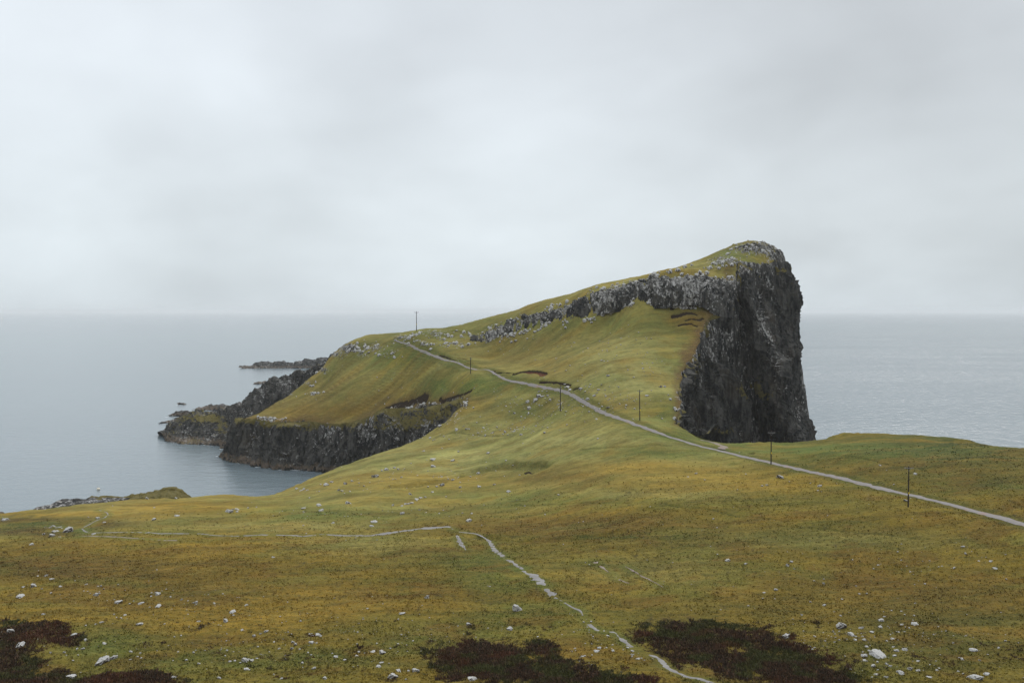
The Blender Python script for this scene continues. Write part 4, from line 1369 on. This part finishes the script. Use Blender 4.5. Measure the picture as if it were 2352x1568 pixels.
R_MID = zl([(387, 244, 18), (418, 248, 22), (437, 242, 22), (459, 247, 20), (550, 210, 15), (595, 218, 40), (625, 203, 25), (675, 242, 20), (698, 246, 25), (718, 200, 30), (765, 189, 20), (848, 212, 15),
            (925, 148, 35), (970, 105, 18), (1003, 97, 35), (1055, 86, 20), (1085, 95, 22), (1102, 153, 22), (1320, 34, 45), (1318, 82, 35), (1457, 38, 28), (1378, 155, 18), (1577, 162, 14),
            (1627, 113, 25), (1750, 97, 12), (1807, 153, 10), (1455, 183, 22), (1382, 223, 30), (1345, 230, 22), (1318, 255, 22), (1210, 303, 28), (1238, 295, 28), (1265, 292, 22), (1175, 325, 28),
            (1150, 330, 22), (1130, 328, 22), (1108, 340, 22), (1163, 273, 22), (1043, 333, 20), (1088, 217, 12), (1508, 235, 18), (1515, 257, 12), (1635, 230, 32), (1738, 214, 20), (1835, 255, 45),
            (1410, 291, 14), (538, 350, 42), (552, 392, 35), (437, 375, 28), (738, 340, 38), (433, 405, 12), (1107, 400, 30), (636, 467, 26), (925, 465, 42), (897, 497, 32), (433, 491, 15),
            (1585, 397, 20), (1568, 453, 35), (1522, 400, 14), (793, 580, 16), (725, 592, 14), (937, 600, 15), (230, 725, 30), (985, 727, 10), (1300, 735, 12), (645, 997, 18), (905, 987, 12),
            (1280, 997, 50), (1110, 1103, 60), (1562, 1156, 45), (1890, 1045, 90), (1840, 1183, 50), (545, 1204, 15), (475, 1224, 22), (530, 1238, 45), (180, 1210, 45), (140, 1226, 20), (95, 1235, 35),
            (10, 1205, 28), (362, 1291, 35), (380, 1302, 35), (355, 1328, 35), (268, 1325, 25), (490, 1290, 50), (525, 1291, 25), (138, 1355, 12), (760, 1310, 15), (740, 1275, 15),
            (40, 1402, 60), (85, 1405, 40), (115, 1392, 25), (45, 1458, 40),
            (425, 1427, 25), (505, 1472, 35), (427, 1458, 16), (258, 1454, 14), (232, 1503, 22), (282, 1551, 28), (655, 1375, 35), (718, 1418, 35), (795, 1375, 35), (815, 1344, 30), (908, 1342, 50),
            (975, 1362, 60), (968, 1443, 45), (943, 1467, 40), (805, 1473, 14), (900, 1441, 12), (1195, 1485, 65), (1150, 1485, 30), (1085, 1492, 50), (1045, 1535, 95), (1020, 1445, 16), (1135, 1562, 20),
            (1580, 1550, 80), (1775, 1535, 22), (580, 1560, 45)], 551.2, 1041.2, 0.33586)
R_CEN = zl([(1950, 487, 55), (2105, 514, 35), (1825, 103, 25), (1240, 460, 16), (2133, 868, 25), (1888, 914, 22), (2270, 743, 35), (858, 1084, 30), (893, 1132, 38), (762, 1161, 16), (805, 1175, 16),
            (820, 1237, 50), (798, 1262, 60), (938, 1258, 35), (668, 1301, 45), (752, 1292, 22), (642, 1346, 18), (1070, 1222, 35), (1108, 1252, 35), (1105, 1278, 40), (1105, 1300, 28),
            (1160, 1310, 45), (1190, 1305, 28), (1215, 1332, 20), (1290, 1318, 16), (745, 997, 35), (410, 753, 14), (2120, 1507, 35), (2015, 1370, 20)], 1163.7, 1163.7, 0.26041)
R_RIGHT = zl([(305, 487, 42), (265, 519, 55), (325, 547, 38), (1065, 495, 35), (1090, 487, 14), (585, 648, 38), (170, 727, 45), (155, 797, 22), (470, 828, 25), (595, 852, 40), (390, 947, 30),
              (238, 1017, 20), (325, 1040, 16), (1393, 831, 25), (1185, 902, 25), (1812, 339, 50), (1835, 401, 38), (1890, 387, 20), (1518, 463, 28), (1630, 511, 25), (1735, 530, 30), (1955, 459, 25),
              (2062, 462, 45), (2098, 520, 50), (2198, 610, 30), (2190, 410, 28), (735, 1050, 120), (738, 1075, 25), (720, 1102, 28), (580, 1118, 22), (505, 1160, 32), (628, 1148, 14),
              (685, 1140, 22), (652, 1168, 20), (680, 1210, 25), (597, 1195, 35), (255, 1145, 95), (910, 1070, 60), (1008, 1103, 45), (1085, 1055, 50), (1095, 1002, 65), (1125, 973, 28), (1270, 1042, 45),
              (1388, 1037, 70), (1340, 1080, 28), (1300, 1110, 28), (823, 1142, 80), (790, 1192, 20), (862, 1193, 48), (948, 1197, 55), (1188, 1165, 42), (965, 1252, 45), (1200, 1241, 35),
              (1230, 1275, 60), (1290, 1260, 75), (1310, 1295, 10), (1075, 1308, 190), (935, 1310, 70), (930, 1290, 25), (945, 1350, 50), (1215, 1325, 45), (1020, 1400, 50), (1060, 1372, 30),
              (1140, 1390, 30), (1170, 1402, 40), (1418, 1358, 42), (1255, 1449, 78), (1350, 1425, 60), (1410, 1432, 70), (1520, 1487, 60), (1582, 1420, 35), (1520, 1382, 25), (1560, 1382, 20),
              (1910, 1248, 95), (1725, 1206, 25), (1960, 1328, 38), (1805, 1323, 40), (1945, 1470, 130), (2020, 1438, 70), (2128, 1250, 25), (2190, 1102, 20), (405, 1203, 22), (455, 1225, 20),
              (505, 1245, 28), (1045, 1462, 70), (1130, 1485, 50)], 1739.5, 1163.7, 0.26041)
R_TRK = zl([(748, 495, 62), (140, 494, 15), (193, 480, 18), (250, 516, 12), (522, 475, 14), (630, 565, 18), (660, 553, 18), (946, 549, 14), (1010, 570, 28), (995, 597, 14), (1117, 546, 14),
            (1405, 440, 24), (1447, 470, 10), (1640, 486, 24), (1495, 554, 16), (1572, 667, 40), (1603, 650, 16), (478, 343, 10)], 1531.2, 918.7, 0.34896)
R_SLOPE = zl([(1063, 1120, 18), (1105, 1123, 12), (1132, 1167, 20), (855, 1195, 12), (1185, 1192, 18), (1215, 1200, 18), (882, 1280, 22), (830, 1242, 14), (910, 1250, 12), (990, 1273, 16),
              (1100, 1280, 14), (1130, 1305, 20), (1150, 1290, 14), (1060, 1308, 20), (1185, 1333, 28), (1375, 1330, 22), (1355, 1271, 14), (1330, 1180, 14), (1365, 1195, 14), (1395, 1165, 12),
              (1290, 1178, 12), (1245, 1165, 22), (1250, 1132, 28), (1235, 1080, 32), (1330, 1108, 16), (1300, 1060, 40), (1330, 1030, 36), (1355, 1035, 36), (1290, 1080, 24), (1400, 1030, 24),
              (1328, 997, 20), (1356, 990, 16), (1793, 1220, 20), (1800, 1367, 18), (1605, 1170, 12), (1493, 1305, 12), (665, 1310, 30), (745, 1300, 25), (770, 1297, 18), (870, 1310, 16),
              (455, 1365, 20), (493, 1380, 14), (372, 1378, 16), (405, 1480, 22), (925, 1482, 28), (1200, 1415, 12), (550, 1450, 14), (1370, 890, 14), (1335, 905, 12), (1540, 930, 22), (1563, 957, 35),
              (1577, 977, 32), (1540, 960, 20), (1660, 975, 34), (1720, 1053, 32), (1770, 1030, 26), (1815, 985, 16), (1708, 957, 12), (1730, 968, 18), (1700, 1000, 20), (1812, 1127, 26),
              (1880, 1123, 30), (1830, 950, 16), (1858, 985, 14), (1918, 1003, 12), (1893, 965, 12), (2035, 1067, 14), (2065, 1057, 12), (2080, 1055, 12), (2090, 1077, 16), (1975, 1095, 18),
              (2230, 990, 16), (2195, 1028, 30), (2303, 960, 22), (2338, 958, 30), (1880, 883, 28), (1455, 830, 14), (1675, 870, 16), (1783, 850, 12), (1300, 750, 12), (1465, 740, 14), (905, 608, 18),
              (1505, 498, 14), (1720, 655, 18), (1873, 662, 12), (1987, 570, 16), (1985, 630, 14), (1615, 603, 14), (2045, 468, 14), (1990, 497, 12), (1830, 755, 20), (1850, 760, 16),
              (1880, 768, 14), (1700, 790, 14), (2240, 780, 14), (30, 888, 14), (90, 1097, 20), (1150, 1105, 12), (1000, 1120, 10), (1420, 1070, 22), (1480, 1090, 14), (1520, 1080, 12), (1440, 1060, 12)],
            857.5, 612.5, 0.28646)

protos = []


def make_stone(k, flat):
    """angular block: a sphere cut by random planes, then roughened"""
    rr = random.Random(100 + k)
    bm = bmesh.new()
    bmesh.ops.create_icosphere(bm, subdivisions=4, radius=1.0)
    planes = []
    for i in range(11):
        a = rr.uniform(0, 2 * math.pi); zz = rr.uniform(-0.35, 1.0)
        nrm = Vector((math.cos(a) * math.sqrt(1 - min(zz * zz, 1)), math.sin(a) * math.sqrt(1 - min(zz * zz, 1)), zz)).normalized()
        planes.append((nrm, rr.uniform(0.48, 0.82)))
    planes.append((Vector((rr.uniform(-.25, .25), rr.uniform(-.25, .25), 1)).normalized(), rr.uniform(0.35, 0.6)))
    co = []
    for v in bm.verts:
        p = v.co.copy()
        for (nr, d) in planes:
            h = p.dot(nr)
            if h > d:
                p = p - nr * (h - d)
        co.append(p)
    C = np.array([tuple(p) for p in co])
    wv, gap = worley(C[:, 0] * 2.2 + C[:, 2], C[:, 1] * 2.2 + C[:, 2] * 1.3, 700 + k)
    rad = 1 + 0.26 * (wv - 0.5) - 0.12 * np.exp(-(gap / 0.12) ** 2) + 0.12 * fbm(C[:, 0] * 4, C[:, 1] * 4 + C[:, 2] * 4, 3, 710 + k)
    C = C * rad[:, None]
    C[:, 2] *= flat
    for v, c in zip(bm.verts, C):
        v.co = Vector(c)
    me = bpy.data.meshes.new("boulder")
    bm.to_mesh(me); bm.free()
    me.materials.append(M_STONE)
    w = C[:, 0].max() - C[:, 0].min()
    return me, w


for k, fl in enumerate([0.75, 0.9, 0.5, 0.62, 0.45, 0.8, 0.55, 1.0]):
    protos.append(make_stone(k, fl))

REG = [("left", R_LEFT), ("middle", R_MID), ("centre", R_CEN), ("right", R_RIGHT), ("track", R_TRK), ("slope", R_SLOPE)]
ALL = [(u, v, w, reg) for reg, lst in REG for (u, v, w) in lst]
ALL = [a for a in ALL if a[1] < 1572]
ALL.sort(key=lambda a: -a[2])
hits = march([(u, v + min(w * 0.12, 4)) for (u, v, w, r) in ALL], 130, 470, 0.6)

# labels for the boulders one can pick out
SPECIAL = [  # u, v of the boulder, label
    (1185, 1392, "large pale pyramid shaped boulder alone on green turf left of the wet footpath"),
    (234, 1512, "big split grey boulder, widest in the bottom left turf between heather patches"),
    (2019, 1504, "longest low grey slab in the boulder cluster at the bottom right"),
    (2246, 1546, "broad broken dark and white rock at the bottom right corner"),
    (2265, 1538, "smaller slab touching the broken rock at the bottom right corner"),
    (2237, 1489, "wide low grey rock alone above the broken rock at the bottom right corner"),
    (1806, 1462, "wide pale rock half buried at the top edge of the right heather patch"),
    (1931, 1437, "wide cracked white rock at the upper left of the bottom right cluster"),
    (1954, 1461, "square dark topped block in the upper left of the bottom right cluster"),
    (166, 1544, "white boulder standing in the dark heather at the bottom left"),
    (46, 1479, "flat wide white slab inside the bottom left heather"),
    (26, 1454, "pointed grey rock in the upper bottom left heather at the picture edge"),
    (172, 1460, "pale rock on the tip of the heather tongue at the left"),
    (902, 1557, "red brown edged white rock just left of the middle heather at the bottom"),
    (1082, 1563, "cracked pale rock in the heather at the very bottom left of the path"),
    (952, 1540, "white wedge of rock beside the red brown rock left of the middle heather"),
    (981, 1376, "small grey rock alone in the brown grass left of the pyramid boulder"),
    (924, 1412, "flat white slab alone in gold grass left of the middle"),
    (1076, 1429, "white leaf shaped flat stone below left of the pyramid boulder"),
    (1671, 1290, "white double topped rock alone in the olive grass right of centre"),
    (1423, 1054, "grey rock pair sticking out of the grass near the saddle"),
    (1792, 1091, "flat bright white slab just below the track near the second pole"),
    (2080, 1151, "flat white slab at the foot of the nearest pole"),
    (2211, 1252, "dark grey stone alone on the right field below the track"),
    (1819, 1293, "upper white stone of the trio in the right of the centre field"),
    (1808, 1299, "widest stone of the trio in the right of the centre field"),
    (1824, 1306, "lowest darker stone of the trio in the right of the centre field"),
    (2017, 1292, "small bright white stone alone in the right field"),
    (526, 1177, "widest grey stone on the green hummock beyond the long footpath at the left"),
    (1486, 906, "double white block with a dark hollow on the slope right of the third pole"),
    (1309, 892, "round pale block below a long slab, just above the track bend"),
    (1305, 886, "long tilted white slab just above the track bend"),
    (1524, 887, "white block at the left lip of the great cliff, right of its pair"),
    (1376, 935, "pale block touching the uphill edge of the track"),
    (1396, 934, "flat white block right of the one at the track edge"),
    (1396, 865, "lone pale stone in the light grass of the upper slope"),
    (534, 1408, "low white stone cap on the gold grass left of centre"),
    (364, 1397, "low dark roof shaped stone in the left field"),
    (364, 1368, "white pointed stone above the roof shaped stone in the left field"),
    (272, 1383, "flat white slab in the middle of the left field cluster"),
    (76, 1345, "pale domed rock highest of the stones near the left picture edge"),
    (47, 1361, "low wide white stone near the left picture edge"),
    (320, 1438, "grey domed stone alone under the left field cluster"),
]
GROUP_LABEL = {
    "left": ("small pale stone scattered over the gold and olive turf of the left field", "pale stones of the left field"),
    "middle": ("small pale stone lying in the turf between the bay edge and the middle heather", "pale stones of the middle field"),
    "centre": ("small white stone lying beside the wet footpath or above the right heather", "white stones near the footpath"),
    "right": ("small white stone of the scatter in the turf of the bottom right field", "white stones of the right field"),
    "track": ("little pale stone in the grass beside the right half of the track", "little stones beside the track"),
    "slope": ("small white stone on the green slopes above and below the upper track", "white stones of the slopes"),
}
used = set()


def special_for(u, v, w):
    best = None
    for i, (su, sv, lab) in enumerate(SPECIAL):
        if i in used: continue
        d = abs(u - su) + abs(v - sv)
        if d < 7 and (best is None or d < best[0]):
            best = (d, i, lab)
    if best:
        used.add(best[1])
        return best[2]


ind = 0
rest = []
for (u, v, w, reg), h in zip(ALL, hits):
    if h is None:
        continue
    rr = random.Random(int(u * 31 + v * 17))
    pk = rr.randrange(8)
    if w > 20: pk = rr.choice([0, 1, 5, 7, 3])
    flatlab = None
    lab = special_for(u, v, w) if ind < 300 else None
    if lab and ("slab" in lab or "flat" in lab or "low" in lab): pk = 4
    if lab and "pyramid" in lab: pk = 7
    me, w0 = protos[pk]
    size = w * h[1] / FPX / w0 * (0.88 if h[1] < 240 else 1.15)
    gz = float(ground(np.array([h[0]]), np.array([h[1]]))[0])
    sc3 = (size, size * rr.uniform(0.7, 1.1), size * rr.uniform(0.75, 1.1) * (1.25 if w < 9 else 1.0))
    rot = (rr.uniform(-.2, .2), rr.uniform(-.2, .2), rr.uniform(0, 6.28))
    loc = (h[0], h[1], gz + 0.10 * size)
    if ind < 300:
        if lab:
            o = link("boulder", me, None, lab, "boulder")
        else:
            gl, gg = GROUP_LABEL[reg]
            o = link("boulder", me, None, gl, "boulder", gg)
        o.location = loc; o.rotation_euler = rot; o.scale = sc3
        ind += 1
    else:
        rest.append((pk, loc, rot, sc3))

# ------------------------------------------------------------------ loose stone that nobody could count
def unit_stones():
    out = []
    for k in range(5):
        rr = random.Random(900 + k)
        bm = bmesh.new()
        bmesh.ops.create_icosphere(bm, subdivisions=1, radius=1.0)
        for v in bm.verts:
            v.co *= rr.uniform(0.6, 1.1)
            v.co.z = max(v.co.z * 0.8, -0.4)
        bm.verts.ensure_lookup_table()
        V = np.array([tuple(v.co) for v in bm.verts]); F = np.array([[x.index for x in f.verts] for f in bm.faces])
        bm.free()
        out.append((V, F))
    return out


US = unit_stones()


def scatter_mesh(name, items, mat, label, cat):
    vs = []; fs = []; off = 0
    for (k, x, y, z, s, tall, a) in items:
        V, F = US[k % 5]
        c, sn = math.cos(a), math.sin(a)
        W = V.copy()
        W[:, 0], W[:, 1] = V[:, 0] * c - V[:, 1] * sn, V[:, 0] * sn + V[:, 1] * c
        W = W * np.array([s, s, s * tall]) + np.array([x, y, z])
        vs.append(W); fs.append(F + off); off += len(V)
    me = mesh_np(name, np.vstack(vs), np.vstack(fs), mat, smooth=False)
    return link(name, me, 'stuff', label, cat)


def sample_px(regions, seed):
    """random ground spots inside elliptical picture regions -> world"""
    r = np.random.default_rng(seed)
    uv = []
    for (cu, cv, su, sv, n, slope) in regions:
        g = r.normal(size=(n, 2)) * 0.6
        for (a, b) in g:
            uv.append((cu + a * su, cv + b * sv + slope * a * su))
    return [q for q in march(uv, 140, 480, 0.8) if q is not None]


scree_regions = [(1080, 785, 90, 8, 120, -0.08), (1240, 752, 110, 7, 170, -0.24), (1400, 715, 110, 8, 190, -0.30), (1560, 697, 80, 8, 170, 0.0), (1480, 640, 110, 7, 110, -0.25), (1330, 690, 120, 6, 90, -0.3),
                 (1670, 600, 60, 16, 170, -0.4), (1740, 575, 60, 12, 190, 0.05), (1650, 640, 60, 8, 110, 0.05), (990, 775, 60, 12, 130, -0.1), (930, 776, 30, 7, 60, -0.3),
                 (870, 805, 45, 12, 110, 0.1), (800, 805, 40, 12, 110, -0.1), (1240, 715, 110, 6, 60, -0.27), (1120, 755, 60, 6, 60, -0.3),
                 (960, 940, 70, 12, 130, -0.2), (1000, 960, 60, 20, 150, -0.3), (720, 870, 30, 14, 60, -0.8), (665, 905, 14, 8, 25, 0), (720, 903, 12, 5, 20, 0), (610, 963, 40, 4, 30, 0.0),
                 (1565, 930, 14, 40, 50, 0.0)]
pts = sample_px(scree_regions, 5)
X_ = np.array([p[0] for p in pts]); Y_ = np.array([p[1] for p in pts])
G_ = ground(X_, Y_); SD_ = coast_sd(X_, Y_)
CL_ = fbm(X_ / 5.0, Y_ / 3.5, 3, 131, 0.6)
rs = np.random.default_rng(8)
items = []
for i in range(len(pts)):
    if SD_[i] < 0.4 or CL_[i] < 0.02: continue
    s = 0.25 + 0.95 * rs.random() ** 2.2
    items.append((int(rs.integers(5)), X_[i], Y_[i], G_[i] + 0.05, s, rs.uniform(0.7, 1.7), rs.uniform(0, 6.28)))
scatter_mesh("scree", items, M_STONE, "pale broken rock littering the crag foot, ridge crest and headland brow", "scree")

pebble_regions = [(1250, 930, 120, 26, 150, 0.1), (1420, 920, 110, 26, 110, 0.2), (1150, 985, 160, 16, 130, -0.1), (1450, 820, 130, 60, 120, 0.0), (1250, 800, 170, 40, 50, 0.0), (900, 880, 170, 50, 60, 0),
                  (950, 1090, 230, 30, 120, -0.1), (700, 1180, 300, 30, 50, 0.0), (350, 1390, 300, 60, 120, 0.1), (850, 1450, 300, 50, 130, 0.0), (2060, 1470, 240, 60, 170, 0), (1350, 1480, 90, 50, 50, 0),
                  (2100, 1290, 250, 60, 60, 0), (1400, 1180, 500, 60, 60, 0), (1700, 1300, 500, 100, 50, 0), (500, 1500, 300, 50, 90, 0)]
pts = sample_px(pebble_regions, 6)
X_ = np.array([p[0] for p in pts]); Y_ = np.array([p[1] for p in pts])
G_ = ground(X_, Y_); SD_ = coast_sd(X_, Y_)
items = []
for i in range(len(pts)):
    if SD_[i] < 1: continue
    s = (0.08 + 0.22 * rs.random() ** 3) * (1.5 if Y_[i] > 260 else 1.0)
    items.append((int(rs.integers(5)), X_[i], Y_[i], G_[i] + 0.03, s, rs.uniform(0.6, 1.1), rs.uniform(0, 6.28)))
for (pk, loc, rot, s3) in rest:
    items.append((pk, loc[0], loc[1], loc[2], s3[0] * 0.85, 0.8, rot[2]))
scatter_mesh("loose_stones", items, M_STONE, "tiny pale stones strewn thinly through the turf", "stones")

# ------------------------------------------------------------------ heather and grass tussocks
def clumps(name, X, Y, size, blades, colf, lean, label, cat, seed, spread=0.6, wide=0.35):
    r = np.random.default_rng(seed)
    n = len(X)
    Z = ground(X, Y)
    m = n * blades
    bx = np.repeat(X, blades); by = np.repeat(Y, blades); bz = np.repeat(Z, blades); bs = np.repeat(size, blades)
    a = r.uniform(0, 2 * math.pi, m); rad = r.random(m) ** 0.5 * spread * bs
    px = bx + np.cos(a) * rad; py = by + np.sin(a) * rad
    h = bs * r.uniform(0.55, 1.1, m)
    la = a + r.normal(0, 0.5, m)
    lx = np.cos(la) * lean * h; ly = np.sin(la) * lean * h
    wa = r.uniform(0, math.pi, m); w = wide * bs * r.uniform(0.6, 1.3, m)
    wx = np.cos(wa) * w; wy = np.sin(wa) * w
    z0 = bz - 0.04
    V = np.empty((m, 4, 3))
    V[:, 0] = np.stack([px - wx * .5, py - wy * .5, z0], -1)
    V[:, 1] = np.stack([px + wx * .5, py + wy * .5, z0], -1)
    V[:, 2] = np.stack([px + lx + wx * .35, py + ly + wy * .35, z0 + h * r.uniform(0.75, 1, m)], -1)
    V[:, 3] = np.stack([px + lx - wx * .35, py + ly - wy * .35, z0 + h], -1)
    F = np.arange(m * 4).reshape(-1, 4)
    me = mesh_np(name, V.reshape(-1, 3), F, M_PLANT, smooth=False)
    c = colf(px, py, bz, r, m)
    add_color(me, 'tint', np.repeat(c, 4, axis=0))
    return link(name, me, 'stuff', label, cat)


def build_heather():
    r = np.random.default_rng(21)
    n = 150000
    u = r.uniform(-60, 2412, n); v = 1425 + 160 * r.random(n)
    # spots on the ground by a flat estimate then refined
    Y = np.full(n, 160.0)
    for _ in range(6):
        yv = -(v - 784) / FPX
        dy = CP + yv * SP; dz = -SP + yv * CP
        X = (u - 1176) / FPX * Y / dy
        zg = surf(X, Y)
        Y = np.clip((zg - CAM_Z) * dy / dz, 120, 300)
    X = (u - 1176) / FPX * Y / dy
    hf = heather_field(u, v, X, Y)
    k = hf > 0.22 + 0.62 * r.random(n) ** 1.5
    dp = line_dist(X, Y, PATH, 3)
    k &= dp > 0.9
    X = X[k]; Y = Y[k]; hf = hf[k]
    if len(X) > 30000:
        sel = r.permutation(len(X))[:30000]; X = X[sel]; Y = Y[sel]; hf = hf[sel]
    size = 0.16 + 0.42 * r.random(len(X)) ** 1.5 * sstep(hf, 0.4, 0.9)

    def colf(px, py, z, r, m):
        t = r.random(m)[:, None]
        a = np.array([0.022, 0.017, 0.010]); b = np.array([0.085, 0.045, 0.026]); g_ = np.array([0.055, 0.062, 0.017])
        c = a * (1 - t) + b * t
        n = fbm(px / 4, py / 4, 3, 88)
        w = sstep(n, -0.05, 0.45)[:, None] * 0.75
        c = c * (1 - w) + g_ * w
        n2 = sstep(fbm(px / 5 + 40, py / 5, 3, 89), 0.05, 0.5)[:, None] * 0.6
        c = c * (1 - n2) + np.array([0.085, 0.032, 0.017]) * n2
        return c * r.uniform(0.7, 1.9, m)[:, None]
    clumps("heather", X, Y, size, 5, colf, 0.5, "dark brown red heather patches in the foreground turf", "heather", 22, 0.9, 0.42)


def build_grass():
    r = np.random.default_rng(31)
    n = 150000
    Y = 138 + 190 * r.random(n) ** 1.25
    u = r.uniform(-60, 2412, n)
    X = (u - 1176) / FPX * Y
    sd = coast_sd(X, Y)
    dt = line_dist(X, Y, TRACK, 4); dp = np.minimum(line_dist(X, Y, PATH, 3), line_dist(X, Y, LOWP, 3))
    z0 = surf(X, Y)
    pu, pv = proj(X, Y, z0)
    hf = heather_field(pu, pv, X, Y)
    dens = sstep(fbm(X / 6, Y / 5, 3, 95), -0.5, 0.4)
    k = (Y < 225 + 60 * r.random(n)) & (sd > 1.2) & (dt > 2.0) & (dp > 0.8) & (hf < 0.6) & (r.random(n) < 0.25 + 0.75 * dens)
    X = X[k]; Y = Y[k]
    z0 = z0[k]; sd = sd[k]; dt = dt[k]; dp = dp[k]
    zero = np.zeros(X.shape)
    c0, _ = land_colours(X, Y, z0, zero, zero, zero, dt, dp, sd)
    size = (0.13 + 0.17 * r.random(len(X)) ** 2) * (1 + 0.2 * sstep(Y, 200, 300))
    cc = np.repeat(c0, 3, axis=0)

    def colf(px, py, z, r, m):
        t = r.random(m)[:, None]
        j = cc * (0.6 + 0.6 * t)
        w = (r.random(m) < 0.05)[:, None]
        j = np.where(w, j * 0.5, j)
        w = (r.random(m) < 0.10)[:, None]
        return np.where(w, np.array([0.26, 0.19, 0.05]), j)
    clumps("grass", X, Y, size, 3, colf, 0.45, "rough gold and green grass tussocks covering the field", "grass", 32, 0.9, 0.7)


build_heather()
build_grass()

# ------------------------------------------------------------------ haze
bm = bmesh.new()
box(bm, (0, 0, 50), (130000, 130000, 122))
bmesh.ops.recalc_face_normals(bm, faces=bm.faces)
hm = bpy.data.meshes.new("haze"); bm.to_mesh(hm); bm.free()
mh = bpy.data.materials.new("sea_haze"); mh.use_nodes = True
g = NT(mh.node_tree)
pv_ = g.n('ShaderNodeVolumePrincipled')
pv_.inputs['Color'].default_value = (1.0, 1.0, 1.0, 1)
pv_.inputs['Density'].default_value = 0.00007
pv_.inputs['Anisotropy'].default_value = 0.0
g.n('ShaderNodeOutputMaterial', Volume=pv_.outputs[0])
hm.materials.append(mh)
link("haze", hm, 'stuff', "thin sea haze over the water and the peninsula", "haze")
